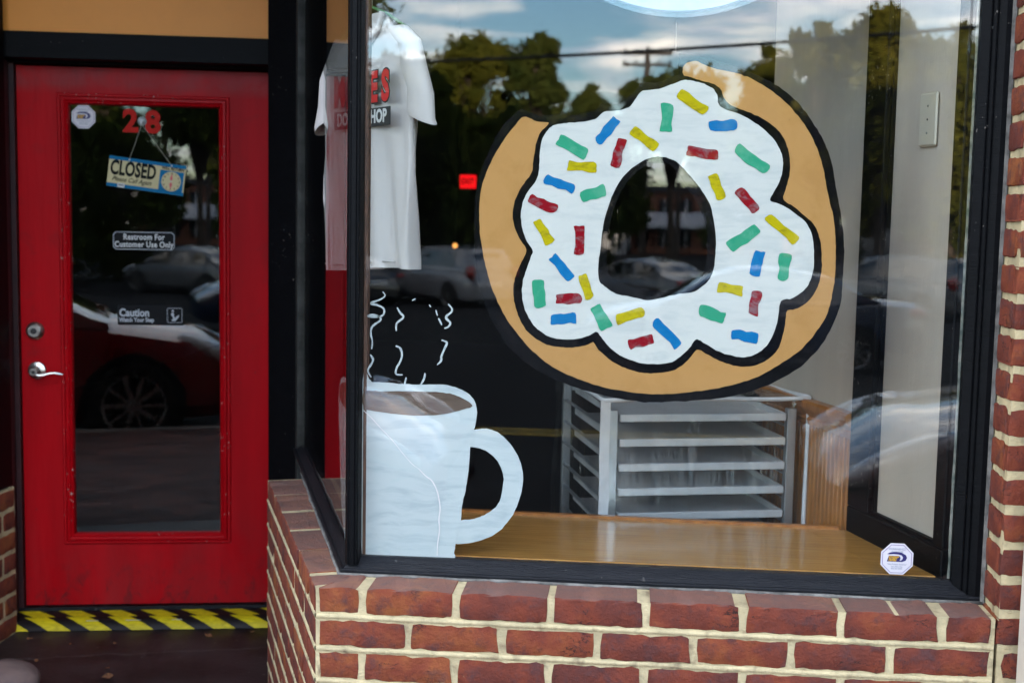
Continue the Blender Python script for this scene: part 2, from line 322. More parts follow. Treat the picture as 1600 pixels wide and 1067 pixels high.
brick_mat('brick', False); brick_mat('brick_dusty', True)
mat('mortar', (0.53, 0.43, 0.245), 0.9, var=0.20, vs_=14, bump=0.9, bs=170)
specks(MATS['mortar'], (0.24, 0.175, 0.10), 34, 0.56, 0.76, 6.0)
mat('black_paint', (0.0026, 0.0027, 0.0034), 0.45, spec=0.08, var=0.25, vs_=20, bump=0.35, bs=60, stretch=(1, 1, 6)); specks(MATS['black_paint'], (0.10, 0.09, 0.08), 90, 0.735, 0.76)
mat('black_sill', (0.005, 0.0055, 0.007), 0.40, spec=0.20, col2=(0.011, 0.011, 0.013), vs_=16, bump=0.7, bs=45, stretch=(1, 6, 6)); specks(MATS['black_sill'], (0.07, 0.065, 0.06), 70, 0.72, 0.78)
mat('caulk', (0.14, 0.13, 0.115), 0.9, var=0.5, vs_=30, bump=0.8, bs=90)
mat('old_paint', (0.030, 0.030, 0.027), 0.7, spec=0.2, var=0.5, vs_=18, bump=0.5)
mat('putty', (0.36, 0.33, 0.28), 0.85, col2=(0.10, 0.12, 0.10), vs_=35, bump=0.6)
mat('brown_wood', (0.10, 0.045, 0.028), 0.6, var=0.4, vs_=25, stretch=(6, 6, 1), bump=0.4)
glass_mat('window_glass'); glass_mat('door_glass', tint=(0.80, 0.83, 0.82), dirt=0.001)
m = mat('door_red', (0.375, 0.0012, 0.0050), 0.46, spec=0.10, var=0.16, vs_=7, bump=0.35, bs=60, stretch=(1, 1, 0.12)); specks(m, (0.11, 0.02, 0.02), 34, 0.72, 0.82, 3.0)
def door_wear_tone(m):
    t = m.node_tree; b = t.nodes['Principled BSDF']; tc = t.nodes.new('ShaderNodeTexCoord'); sp = t.nodes.new('ShaderNodeSeparateXYZ'); t.links.new(tc.outputs['Object'], sp.inputs[0])
    src = b.inputs['Base Color'].links[0].from_socket
    def band_tone(z0, z1, scale, st, lo, hi, amt, col):
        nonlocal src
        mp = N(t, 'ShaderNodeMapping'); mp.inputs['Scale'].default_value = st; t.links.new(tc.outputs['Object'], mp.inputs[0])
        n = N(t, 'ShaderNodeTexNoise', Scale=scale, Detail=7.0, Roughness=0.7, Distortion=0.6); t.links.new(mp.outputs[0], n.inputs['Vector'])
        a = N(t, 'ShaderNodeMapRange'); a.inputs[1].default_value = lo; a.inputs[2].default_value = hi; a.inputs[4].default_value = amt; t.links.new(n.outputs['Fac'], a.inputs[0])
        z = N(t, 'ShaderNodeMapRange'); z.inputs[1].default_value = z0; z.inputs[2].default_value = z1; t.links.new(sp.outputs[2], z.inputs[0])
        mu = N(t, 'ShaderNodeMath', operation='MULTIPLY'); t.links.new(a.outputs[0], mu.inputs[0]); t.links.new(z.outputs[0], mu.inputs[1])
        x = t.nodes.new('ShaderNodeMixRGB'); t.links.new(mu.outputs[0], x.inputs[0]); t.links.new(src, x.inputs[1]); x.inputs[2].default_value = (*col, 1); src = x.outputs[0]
    band_tone(.22, .06, 22, (1, 1, .6), .52, .68, .8, (0.07, 0.012, 0.014))      # shoe scuffs on the kick rail
    band_tone(.60, .05, 5, (1, 1, .5), .40, .75, .45, (0.16, 0.030, 0.030))      # road film
    band_tone(.70, .95, 9, (1, 1, 1), .54, .72, .35, (0.12, 0.015, 0.016))      # hand grime
    band_tone(1.93, 1.97, 7, (1, 1, 1), .25, .60, .50, (0.19, 0.055, 0.055))     # duller, greyer red on the top rail
    t.links.new(src, b.inputs['Base Color'])
door_wear_tone(m)
mat('moulding_red', (0.37, 0.0014, 0.0050), 0.42, spec=0.12, var=0.08, vs_=8, bump=0.1); specks(MATS['moulding_red'], (0.42, 0.32, 0.28), 95, 0.70, 0.73)
mat('dark_red', (0.030, 0.004, 0.005), 0.55, var=0.3, vs_=8)
mat('tan_panel', (0.80, 0.285, 0.034), 0.55, var=0.04, vs_=4, bump=0.05)
mat('nickel', (0.55, 0.52, 0.48), 0.28, metal=1.0, var=0.1, vs_=60)
mat('dark_metal', (0.06, 0.06, 0.06), 0.4, metal=1.0)

# ------------------------------------------------------------------ ground, pavement, road
def gz(y): return -0.17+0.026*(max(y, -33)+2.62)
mat('asphalt', (0.024, 0.024, 0.025), 0.95, spec=0.05, var=0.25, vs_=1.5, bump=0.4, bs=90)
mat('concrete', (0.30, 0.28, 0.25), 0.9, var=0.15, vs_=3, bump=0.3)
mat('paver', (0.22, 0.085, 0.062), 0.8, col2=(0.095, 0.078, 0.08), vs_=9, rnd=0.5, bump=0.5, bs=80)
mat('paver_bed', (0.02, 0.018, 0.016), 0.95, var=0.2)
mat('landing', (0.013, 0.0075, 0.007), 0.5, spec=0.3, col2=(0.040, 0.031, 0.030), vs_=4, bump=0.35, bs=50); specks(MATS['landing'], (0.10, 0.09, 0.085), 55, 0.70, 0.76, 4.0)
g = MB(); g.add([(-900, -900, -1.02), (900, -900, -1.02), (900, 900, -1.02), (-900, 900, -1.02)], [(0, 1, 2, 3)])
tag(g.build('ground', 'asphalt'), kind='structure')
g = MB()
for y0, y1 in ((-2.62, -33.0), (-33.0, -160.0)):
    g.add([(-140, y0, gz(y0)), (-140, y1, gz(y1)), (140, y1, gz(y1)), (140, y0, gz(y0))], [(0, 1, 2, 3)])
tag(g.build('road', 'asphalt'), kind='structure')
mat('road_white', (0.55, 0.55, 0.52), 0.8, var=0.15); mat('road_yellow', (0.55, 0.36, 0.03), 0.8, var=0.15)
g = MB()
for yy in (-7.9, -8.15): g.add([(-60, yy, gz(yy)+.005), (-60, yy-.1, gz(yy-.1)+.005), (60, yy-.1, gz(yy-.1)+.005), (60, yy, gz(yy)+.005)], [(0, 1, 2, 3)])
tag(g.build('centre_line', 'road_yellow'), kind='structure')
tag(MB().box(-60, 60, -2.62, -2.49, -0.35, -0.022).build('kerb', 'concrete'), kind='structure')
walk = tag(MB().box(-60, 60, -2.49, 0.47, -0.30, -0.030).build('pavement', 'paver_bed'), kind='structure')
pv = MB().bbox(-.098, .098, -.048, .048, -.03, .008, .003).mesh('paver'); npv = 0; stuff = MB()
for r_ in range(29):
    for c_ in range(-9, 9):
        x = c_*.2+(0.1 if r_ % 2 else 0)-0.1; y = -2.437+r_*.1
        if y > -0.10 and (x > -.04-.4*max(0, y) or x < -1.52): continue
        if -2.0 < x < .1 and -2.5 < y < .5 and npv < 300:
            o = link('paver', pv, 'paver', walk, (x, y, -.030)); npv += 1
        else: stuff.box(x-.097, x+.097, y-.047, y+.047, -.06, -.022+random.uniform(-.001, .001))
o = stuff.build('pavers', 'paver', walk); o['kind'] = 'stuff'
lp = [(-1.62, 0.46), (-.12, 0.46), (-0.36, 1.12), (-0.60, 2.20), (-1.75, 2.0)]
tag(MB().prism(lp, -0.2, 0.0).build('landing', 'landing'), kind='structure')

mat('crack', (0.16, 0.14, 0.13), 0.9)
cr_ = MB(); P0, P1 = hit(0, 1032, (0, 0, 0), (0, 0, 1)), hit(432, 1012, (0, 0, 0), (0, 0, 1)); V = []; F = []
for i in range(41):
    p = P0.lerp(P1, i/40); y = p.y+noise.noise(Vector((p.x*9, 3, 1)))*.03; w__ = .0012+.0014*abs(noise.noise(Vector((p.x*30, 1, 2)))); V += [(p.x, y-w__, .004), (p.x, y+w__, .004)]
for i in range(40): F.append((2*i, 2*i+2, 2*i+3, 2*i+1))
cr_.add(V, F); tag(cr_.build('filled_crack', 'crack'), kind='structure')

# ------------------------------------------------------------------ brickwork
def brick_mesh(L, D, H, seed, m0=0.0, m1=0.0):
    """one brick, front toward -y in its own frame: x 0..L, z 0..H; m0/m1 slant the ends in plan"""
    rn = random.Random(seed); e = 0.0032; nn = max(5, int(L/.016))
    xs = [0, e]+[e+(L-2*e)*i/nn for i in range(1, nn)]+[L-e, L]; zs = [0, e, H*.5, H-e, H]
    nx, nz = len(xs), len(zs); V = []; F = []; chip = [rn.random()**2 for _ in range(4)]
    tl, th_ = rn.uniform(-.0012, .0012), rn.uniform(-.0012, .0012)
    for j, z in enumerate(zs):
        for i, x in enumerate(xs):
            q = noise.noise_vector(Vector((x*42, z*42, seed*3.1))); q2 = noise.noise_vector(Vector((x*150, z*150, seed*7.7)))
            ex = (i in (0, nx-1)); ez = (j in (0, nz-1)); y = 0.0022 if (ex or ez) else 0.0
            dx = (q.x*.0042+q2.x*.0034) if ex else q.x*.0012; dz = (q.z*.0030+q2.z*.0032) if ez else q.z*.0006
            for ci, (cx_, cz2) in enumerate(((0, 0), (L, 0), (0, H), (L, H))):
                d_ = math.hypot(x-cx_, z-cz2)
                if d_ < .013 and (ex or ez): f_ = (1-d_/.013)*chip[ci]*.008; dx += f_*(1 if cx_ == 0 else -1)*.8; dz += f_*(1 if cz2 == 0 else -1)*.8
            V.append((x+dx, y+q.y*0.0016+q2.y*.0006+tl*(x/L-.5)*2+th_*(z/H-.5)*2, z+dz))
    for j in range(nz-1):
        for i in range(nx-1):
            a = j*nx+i; F.append((a, a+1, a+nx+1, a+nx))
    per = [i for i in range(nx)]+[j*nx+nx-1 for j in range(1, nz)]+[(nz-1)*nx+i for i in range(nx-2, -1, -1)]+[j*nx for j in range(nz-2, 0, -1)]
    k = len(V)
    for p in per:
        x, y, z = V[p]; f_ = x/L
        V.append((x+(m0*(1-f_)+m1*f_)*D, D, z))
    n = len(per)
    for i in range(n): F.append((per[i], k+i, k+(i+1) % n, per[(i+1) % n]))
    F.append(tuple(k+i for i in range(n)))
    mb = MB(); mb.add(V, F); return mb.mesh('brick', R(38))
BVAR = {}
def shared(L, D, H, key, m='brick'):
    k = (round(L, 4), D, round(H, 4), key, m == 'brick')
    if k not in BVAR: BVAR[k] = brick_mesh(L, D, H, (int(L*1e4)*7+int(H*1e4)*13+key*101) % 997+.37)
    return BVAR[k]
def lay(parent, O, e, courses, jt, m='brick', D=0.10):
    """courses: list of (z0, H, [(s0, s1, mitre0, mitre1)])"""
    rz = math.atan2(e.y, e.x)
    for z0, H, row in courses:
        for (s0, s1, a0, a1) in row:
            if a0 or a1: me = brick_mesh(s1-s0, D, H, random.random()*900, a0, a1)
            else: me = shared(s1-s0, D, H, random.randrange(6), m)
            p = O+e*s0; q = link('brick', me, m, parent, (p.x-parent.location.x, p.y-parent.location.y, z0-parent.location.z), rz)
            q.location += Vector((random.uniform(-.0012, .0012), random.uniform(-.0012, .0012), random.uniform(-.0008, .0008)))
JT = 0.0165
EX = Vector((1, 0, 0))
base = thing('brick_knee_wall', 'low red brick wall with cream mortar under the painted display window', 'wall', (0, 0, 0))
rows = []; srows = []
X0 = 0.10415; XE = 1.432
for k in range(11):
    z1 = ZB-k*BH; z0 = z1-BH+JT; H = z1-z0
    if z0 < 0.0: z0 = 0.002; H = z1-z0
    if H < 0.02: break
    js = [X0+BP*i for i in range(7)] if k % 2 == 0 else [X0+BP*(i+.5) for i in range(6)]
    ed = [0.0]+js+[XE-0.004]
    rows.append((z0, H, [(a+(JT*.45 if i else 0.009), b-JT*.45, 0.45 if i == 0 else 0, 0) for i, (a, b) in enumerate(zip(ed[:-1], ed[1:]))]))
    so = BP*.5 if k % 2 == 0 else BP
    sj = [so+BP*i+0.0094 for i in range(6)]
    se = [0.0]+[q for q in sj if q < 1.13]+[1.145]
    srows.append((z0, H, [(a+(JT*.4 if i else 0.006), b-JT*.4, 0, 0) for i, (a, b) in enumerate(zip(se[:-1], se[1:])) if b-a > 0.03]))
tops = rows[:1]; lay(base, Vector((0, 0, 0)), EX, tops, JT, 'brick_dusty'); lay(base, Vector((0, 0, 0)), EX, rows[1:], JT)
# the side wall runs from its far end to the corner, so that its outer face is the brick's front
def flip(rws, mit): return [(z0, H, [(1.145-b, 1.145-a, 0, (-0.2 if i == 0 else 0)) for i, (a, b, _, _) in enumerate(r)]) for z0, H, r in rws]
SO = SD*1.145; se_ = -SD
lay(base, SO, se_, flip(srows[:1], 1), JT, 'brick_dusty'); lay(base, SO, se_, flip(srows[1:], 1), JT)
def sp_(s, off): q = SD*s-SN*off; return (q.x, q.y)
def isect(yf, off): # where the line y = yf meets the side line set back by off
    return (((off-0.0)-yf*math.sin(SA))/math.cos(SA), yf)
core = MB().prism([isect(.0028, .0028), (XE-.002, .0028), (XE-.002, .30), isect(.30, .20), sp_(1.143, .20), sp_(1.143, .0028)], 0.0, ZB-.0035)
core.build('mortar', 'mortar', base)
bead = MB()
for k in range(1, 11):                       # struck ribbon standing a touch proud along each bed joint
    zc = ZB-k*BH+JT*.5
    if zc < .01: break
    n = 40; V = []; F = []
    for i in range(n+1):
        x = 0.003+(XE-.006)*i/n; dz_ = noise.noise(Vector((x*9, k*3.3, 0)))*.0009
        V += [(x, .0029, zc-.0052+dz_), (x, -.0006+noise.noise(Vector((x*40, k, 5)))*.0006, zc-.0040+dz_), (x, -.0002, zc+.0040+dz_), (x, .0029, zc+.0052+dz_)]
    for i in range(n):
        for j in range(3): a = i*4+j; F.append((a, a+4, a+5, a+1))
    bead.add(V, F)
    V = []; F = []
    for i in range(n+1):
        s_ = 0.004+1.135*i/n; dz_ = noise.noise(Vector((s_*9, k*5.3, 7)))*.0009
        for off, zz in ((.0029, -.0052), (-.0003, -.0040), (-.0001, .0040), (.0029, .0052)):
            q = SD*s_-SN*off; V.append((q.x, q.y, zc+zz+dz_))
    for i in range(n):
        for j in range(3): a = i*4+j; F.append((a, a+1, a+5, a+4))
    bead.add(V, F)
bead.build('bed_joint_pointing', 'mortar', base, smooth=1)

pier = thing('brick_pier', 'red brick pier with cream mortar right of the display window', 'wall', (XE, 0, 0))
rows = []; rrows = []
for k in range(-30, 11):
    z1 = ZB-k*BH; z0 = z1-BH+JT
    if z0 < 0: continue
    if z1 > 3.05: continue
    a = .104 if k % 2 == 0 else .205
    ed = [0.0, a+JT/2]+[a+JT/2+BP*i for i in range(1, 5) if a+JT/2+BP*i < .80]+[.852]
    rows.append((z0, z1-z0, [(p_+(JT/2 if i else (JT*.5+.004 if k > 0 else 0)), q_-JT/2, 0, 0) for i, (p_, q_) in enumerate(zip(ed[:-1], ed[1:]))]))
    if k <= 0: rrows.append((z0, z1-z0, [(0.005, .105, 0, 0)]))
lay(pier, Vector((XE+.002, 0, 0)), EX, rows, JT)
# the reveal beside the window frame: bricks end-on, front toward -x
for z0, H, r in rrows:
    q = link('brick', shared(.098, .06, H, random.randrange(4)), 'brick', pier, (0.0, .116, z0), math.atan2(-1, 0)+0.0)
MB().box(XE+.0045, XE+.85, .003, .30, 0, 3.05).build('mortar', 'mortar', pier, (-XE, 0, 0))
left = thing('brick_wall', 'short red brick wall topped by a black post left of the red door', 'wall', (-1.585, 1.80, 0))
rows = []; LH = .0793
for k in range(7):
    z0 = k*LH+.004; sft = .10 if k % 2 else .2
    ed = [0.0]+[sft+.2032*i for i in range(9) if sft+.2032*i < 1.70]+[1.742]
    rows.append((z0, LH-.016, [(a+.004, b-.012, 0, 0) for a, b in zip(ed[:-1], ed[1:])]))
eL = Vector((0, -1, 0)); rowsL = [(z0, H, [(1.74-b, 1.74-a, 0, 0) for a, b, _, _ in r]) for z0, H, r in rows]
for z0, H, r in rowsL:      # face toward +x: run from the street to the door
    for a, b, _, _ in r:
        link('brick', shared(b-a, .065, H, random.randrange(5)), 'brick', left, (0, -1.74+a, z0), math.pi/2)
MB().box(-.072, -.003, -1.738, -.001, 0, 7*LH-.004).build('mortar', 'mortar', left)

# ------------------------------------------------------------------ display window: frame, panes
win = thing('display_window', 'large black framed shop window with two panes meeting at a corner post', 'window', (0, 0, 0))
def side_ln(s_, d): q = G0+GD*s_+GN*(.022-d); return q
def corner_pt(d):
    a_ = side_ln(0, d); t_ = (.110+d-a_.y)/GD.y; return ((a_+GD*t_).x, .110+d)
prof = [(0, 0), (-.001, .0075), (.002, .0105), (.006, .0110), (.0075, .0095), (.010, .0130), (.036, .0330), (.0395, .0335), (.062, .0335), (.062, 0)]
def sweep(prof, name, m, seg=1):
    mb = MB(); nseg = 30
    for part in range(2):
        V = []; F = []; n = len(prof)
        for i in range(nseg+1):
            for (d, z) in prof:
                cx, cy_ = corner_pt(d)
                if part == 0: far = Vector((1.428, .110+d, 0))
                else: far = side_ln(1.46, d)
                p = Vector((cx, cy_, 0)).lerp(far, i/nseg)
                wob = noise.noise(Vector((i*.9+part*40, d*90, z*90)))*.0009
                V.append((p.x, p.y, ZB+z+wob*(z > .001)))
        for i in range(nseg):
            for j in range(n-1): a = i*n+j; F.append((a, a+n, a+n+1, a+1))
        F += [tuple(range(n)), tuple(range(nseg*n, nseg*n+n))]
        mb.add(V, F)
    return mb.build(name, m, win, smooth=R(25))
sweep(prof, 'bottom_rail', 'black_sill')
ck = MB()                                  # grimy caulk bead along the foot of the rail
pts = [side_ln(1.1, -.002)]+[side_ln(1.1-i*.1, -.003+random.uniform(-.002, .002)) for i in range(1, 11)]+[Vector((*corner_pt(-.003), 0))]+[Vector((.10+i*.1, .1065+random.uniform(-.003, .001), 0)) for i in range(14)]+[Vector((1.43, .106, 0))]
ck.tube([(p.x, p.y, ZB-.001) for p in pts], [.0042+random.uniform(-.001, .0016) for _ in pts], 6); ck.build('caulk', 'caulk', win, smooth=1)
WT = 3.0
post = [(.036, .132), (.044, .1155), (.0475, .1165), (.050, .1125), (.0600, .1105), (.0615, .1135), (.0655, .1125), (.0685, .118), (.0695, .1495), (.058, .175), (.036, .160)]
MB().prism(post, ZB+.02, WT).build('corner_post', 'black_paint', win)
MB().prism([(.0705, .157), (.0775, .158), (.0775, .185), (.060, .185), (.060, .178)], ZB+.03, WT).build('inner_post', 'brown_wood', win)
XG = 1.3725
rj = [(XG, .1495), (XG+.001, .140), (XG+.016, .128), (XG+.0175, .1245), (XG+.019, .128), (XG+.026, .121), (XG+.0275, .117), (XG+.029, .1205), (XG+.037, .114), (XG+.043, .110), (1.4265, .110), (1.4265, .19), (XG, .19), (XG, .1580)]
MB().prism(rj, ZB+.012, WT).build('right_jamb', 'black_paint', win)
MB().prism([(1.4255, .104), (1.4335, .103), (1.4345, .112), (1.4265, .116)], ZB-.001, WT).build('caulk', 'caulk', win)
pt = MB(); V = []; F = []; n = 60
for i in range(n+1):
    z = ZB+.036+(WT-ZB-.04)*i/n; wv = .0050+.0022*noise.noise(Vector((0, 0, z*22)))+.0012*noise.noise(Vector((3, 0, z*70)))
    V += [(XG-wv, .1570, z), (XG+.001, .1570, z), (XG+.001, .1640, z), (XG-wv, .1640, z)]
for i in range(n):
    for j in range(4): a, b = i*4+j, i*4+(j+1) % 4; F.append((a, b, b+4, a+4))
pt.add(V, F); pt.build('putty_edge', 'putty', win)
# side jamb at the far end of the side pane
def gp_(s_, off): q = G0+GD*s_-GN*off; return (q.x, q.y)
MB().prism([gp_(1.44, -.012), gp_(1.44, .016), gp_(1.52, .016), gp_(1.52, -.012)][::-1], ZB-.2, WT).build('side_jamb', 'old_paint', win)
MB().prism([(-.0+isect(.108, .068)[0], .108), (1.4265, .108), (1.4265, .20), isect(.20, .16), sp_(1.14, .16), sp_(1.14, .068)], WT, 3.0495).build('head', 'black_paint', win)
fp = MB().box(isect(GY, GS)[0]+.012, XG+.003, GY, GY+.006, ZB+.020, WT).build('front_pane', 'window_glass', win)
MB().prism([gp_(.012, 0), gp_(1.445, 0), gp_(1.445, .006), gp_(.012, .006)][::-1], ZB+.020, WT).build('side_pane', 'window_glass', win)

# black pier of the entrance, standing on the end of the ledge
pq_ = SD*1.74-SN*.058
bp_ = thing('entrance_post', 'black painted wooden post between the red door and the window', 'post', (pq_.x, pq_.y, 0))
pl = [sp_(1.74, .058), sp_(1.60, .17), sp_(1.72, .24), sp_(1.90, .09)]
MB().prism([(x-bp_.location.x, y-bp_.location.y) for x, y in pl][::-1], 0.001, 3.049).build('shaft', 'black_paint', bp_)
# ------------------------------------------------------------------ shop building (shell, upper storey, interior)
mat('cream_paint', (0.62, 0.56, 0.46), 0.5, var=0.04)
shop = thing('shop_building', 'brick shop front with splayed entrance and display window', 'building', (0, 0, 0))
mat('facade_upper', (0.30, 0.09, 0.06), 0.85, var=0.15, vs_=6); mat('roofing', (0.06, 0.06, 0.06), 0.9, var=0.2)
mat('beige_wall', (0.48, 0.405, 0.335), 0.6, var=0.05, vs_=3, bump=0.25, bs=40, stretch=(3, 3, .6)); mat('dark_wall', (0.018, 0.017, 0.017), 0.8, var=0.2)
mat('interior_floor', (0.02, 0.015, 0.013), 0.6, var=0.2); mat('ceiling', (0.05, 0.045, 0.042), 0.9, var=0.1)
mat('stucco', (0.35, 0.31, 0.26), 0.9, var=0.1, bump=0.3)
MB().box(-4.2, 4.8, 0.03, 12.6, 3.060, 13.6).build('upper_storey', 'facade_upper', shop)  # unseen; height raised so its shadow covers the lower parts of the trees
MB().box(-4.4, 5.0, -.15, 12.8, 13.6, 13.8).build('roof', 'roofing', shop)
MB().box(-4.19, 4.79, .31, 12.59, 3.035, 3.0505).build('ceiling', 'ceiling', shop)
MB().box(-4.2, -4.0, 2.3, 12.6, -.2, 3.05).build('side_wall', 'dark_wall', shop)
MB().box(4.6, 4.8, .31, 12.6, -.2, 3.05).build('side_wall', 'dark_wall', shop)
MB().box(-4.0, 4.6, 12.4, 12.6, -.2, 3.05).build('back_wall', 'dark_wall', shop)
MB().box(-4.2, -1.66, .05, 1.79, -.2, 3.049).build('left_mass', 'stucco', shop)
MB().box(-4.2, -1.70, 1.80, 2.30, -.2, 3.049).build('left_return', 'dark_wall', shop)
MB().box(XE+.86, 4.8, .02, .305, -.2, 3.049).build('right_mass', 'facade_upper', shop)
MB().prism([sp_(1.86, .10), (-.66, 2.4), (-.50, 2.4), sp_(1.74, .24)][::-1], 0, 3.049).build('entrance_return', 'black_paint', shop)
MB().prism([sp_(1.14, .20), sp_(1.14, .145), gp_(1.50, .0), gp_(1.50, .05)], 0, ZB-.003).build('knee_panel', 'black_paint', shop)
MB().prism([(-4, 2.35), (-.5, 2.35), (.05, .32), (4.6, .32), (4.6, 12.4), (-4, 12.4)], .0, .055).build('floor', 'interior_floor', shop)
for x0, x1, H_, lb, m_ in ((-18, -4.45, 13.4, 'added unseen brick block shading the street left of the splayed entrance', 'facade_upper'), (5.05, 19, 13.7, 'added unseen pale block shading the street right of the brick pier', 'stucco')):  # unseen blocks added either side to keep the low sun off the street
    nb = thing('added_shade_block', lb, 'building', ((x0+x1)/2, .1, 0)); w_ = (x1-x0)/2
    MB().box(-w_, w_, 0, 12, -.2, H_).build('wall', m_, nb); MB().box(-w_-.05, w_+.05, -.12, 12.1, H_, H_+.2).build('roof', 'roofing', nb)
    for i in range(4):
        xc = -w_+2*w_*(i+.5)/4; MB().box(xc-1.2, xc+1.2, -.03, .0, .7, 2.7).build('shop_window', 'door_glass', nb)
        for zf in (3.8, 6.5, 9.4): wn = MB().box(xc-.5, xc+.5, -.03, .0, zf, zf+1.6).build('window', 'door_glass', nb); MB().box(xc-.58, xc+.58, -.08, .0, zf-.1, zf-.001).build('sill', 'concrete', wn)
MB().box(-1.9, .12, .06, 2.35, 3.052, 3.0585).build('added_bounce_soffit', 'cream_paint', shop)  # unseen pale panel added to bounce light into the entrance
# beige side of the window bay with black frame and wooden dado
RA = Vector((1.3722, .1645, 0)); RD = Vector((-.310, .951, 0)).normalized(); RN = Vector((-RD.y, RD.x, 0))   # RN points into the bay
def rw(name, m, s0, s1, o0, o1, z0, z1, parent=shop, bev=0):
    """box on the right-hand bay wall: s along it, o proud of it"""
    M_ = Matrix(((RD.x, RN.x, 0, RA.x), (RD.y, RN.y, 0, RA.y), (0, 0, 1, 0), (0, 0, 0, 1)))
    mb = MB()
    (mb.bbox(s0, s1, o0, o1, z0, z1, bev) if bev else mb.box(s0, s1, o0, o1, z0, z1))
    me = mb.mesh(name); me.transform(M_); return link(name, me, m, parent)
rw('bay_wall', 'beige_wall', -.005, 1.02, -.06, -.002, .05, 3.03)
pf = thing('panel_frame', 'black wooden frame around the beige panel inside the window bay', 'frame', (0, 0, 0))
rw('stile', 'black_paint', .330, .432, -.001, .022, ZB+.10, 3.0, pf, .003)
rw('stile', 'black_paint', -.004, .037, -.001, .022, ZB+.10, 3.0, pf, .003)
rw('bottom_rail', 'black_paint', -.004, .432, -.001, .0225, ZB+.020, ZB+.0995, pf, .003)
rw('chamfer_strip', 'black_paint', .3225, .3295, -.001, .010, ZB+.10, 3.0, pf)
rw('chamfer_strip', 'black_paint', .040, .322, -.001, .010, ZB+.1005, ZB+.1065, pf)
mat('switch_plate', (0.50, 0.44, 0.35), 0.4, var=0.03)
spl = thing('wall_plate', 'blank cream switch plate on the beige panel inside the window bay', 'switch plate', RA+RD*.168+RN*.0+Vector((0, 0, ZB+1.037)), math.atan2(RD.y, RD.x))
b_ = MB().bbox(-.036, .036, .0005, .0075, -.060, .060, .004).build('plate', 'switch_plate', spl)
for zz in (-.030, .030): MB().lathe([(.0026, .0075), (.0026, .0085), (.0001, .0088)], 'y', (0, 0, zz), 8).build('screw', 'putty', spl)
MB().lathe([(.0028, .0075), (.0026, .0080), (.0001, .0081)], 'y', (0, 0, 0), 8).build('screw_hole', 'dark_metal', spl)
# bead-board dado
m = mat('pine', (0.46, 0.175, 0.040), 0.36, col2=(0.29, 0.100, 0.020), vs_=5, stretch=(9, 9, .7), bump=0.12, coat=0.2)
dado = thing('wainscot', 'honey coloured beadboard wainscot with moulded cap below the beige wall', 'wainscot', (0, 0, 0))
s_ = .440; i = 0
while s_ < .985:
    rw('board', 'pine', s_, s_+.0205, -.001, .010, .06, ZB+.272, dado, .0035); s_ += .0225; i += 1
cp = [(0, -.055), (.013, -.055), (.016, -.040), (.012, -.034), (.017, -.026), (.030, -.014), (.034, -.004), (.034, .006), (.028, .012), (0, .012)]
V = []; F = []; n = len(cp)
for s0 in (.436, 1.0):
    for o_, z_ in cp: p = RA+RD*s0+RN*o_; V.append((p.x, p.y, ZB+.318+z_))
F = [(j, (j+1) % n, n+(j+1) % n, n+j) for j in range(n)]+[tuple(range(n)), tuple(range(n, 2*n))]
mb = MB(); mb.add(V, F); mb.build('cap_rail', 'pine', dado, smooth=R(30))
rw('corner_bead', 'pine', .4325, .4395, -.001, .014, .06, ZB+.262, dado)
# window shelf
def wood_shelf():
    m = bpy.data.materials.new('shelf_wood'); m.use_nodes = True; t = m.node_tree; b = t.nodes['Principled BSDF']
    b.inputs['Roughness'].default_value = 0.24; b.inputs['Coat Weight'].default_value = 0.5; b.inputs['Coat Roughness'].default_value = 0.12
    tc = t.nodes.new('ShaderNodeTexCoord'); mp = N(t, 'ShaderNodeMapping'); mp.inputs['Scale'].default_value = (1.3, 26, 26); t.links.new(tc.outputs['Object'], mp.inputs[0])
    n = N(t, 'ShaderNodeTexNoise', Scale=5.0, Detail=8.0, Roughness=0.6, Distortion=0.3); t.links.new(mp.outputs[0], n.inputs['Vector'])
    r = t.nodes.new('ShaderNodeValToRGB'); r.color_ramp.elements[0].position = 0.3; r.color_ramp.elements[0].color = (0.38, 0.16, 0.034, 1); r.color_ramp.elements[1].position = 0.7; r.color_ramp.elements[1].color = (0.58, 0.285, 0.075, 1)
    t.links.new(n.outputs['Fac'], r.inputs[0]); t.links.new(r.outputs[0], b.inputs['Base Color'])
    MATS['shelf_wood'] = m
wood_shelf()
shelf = thing('window_shelf', 'varnished blond wood shelf behind the display window', 'shelf', (.7, .4, ZB))
def loc_(pts, o): return [(x-o.location.x, y-o.location.y) for x, y in pts]
rb = RA+RD*.425+RN*.001; r0 = RA+RN*.001
SHY = .565
lb = sp_((SHY+.04)/SD.y, .105)
MB().prism(loc_([(.150, .172), (r0.x-.006, .172), (rb.x, rb.y), (rb.x-.04, SHY), (lb[0]+.16, SHY+.03)], shelf), .0, .036).build('board', 'shelf_wood', shelf)
MB().prism(loc_([(lb[0]+.16, SHY+.031), (rb.x-.04, SHY+.001), (rb.x-.035, SHY+.019), (lb[0]+.16, SHY+.049)], shelf), -.02, .0425).build('edge_moulding', 'pine', shelf)
MB().prism(loc_([(isect(.173, .115)[0]+.02, .173), (r0.x-.006, .173), (r0.x-.006, .19), (isect(.19, .115)[0]+.02, .19)], shelf), -.7, -.002).build('apron', 'dark_wall', shelf)

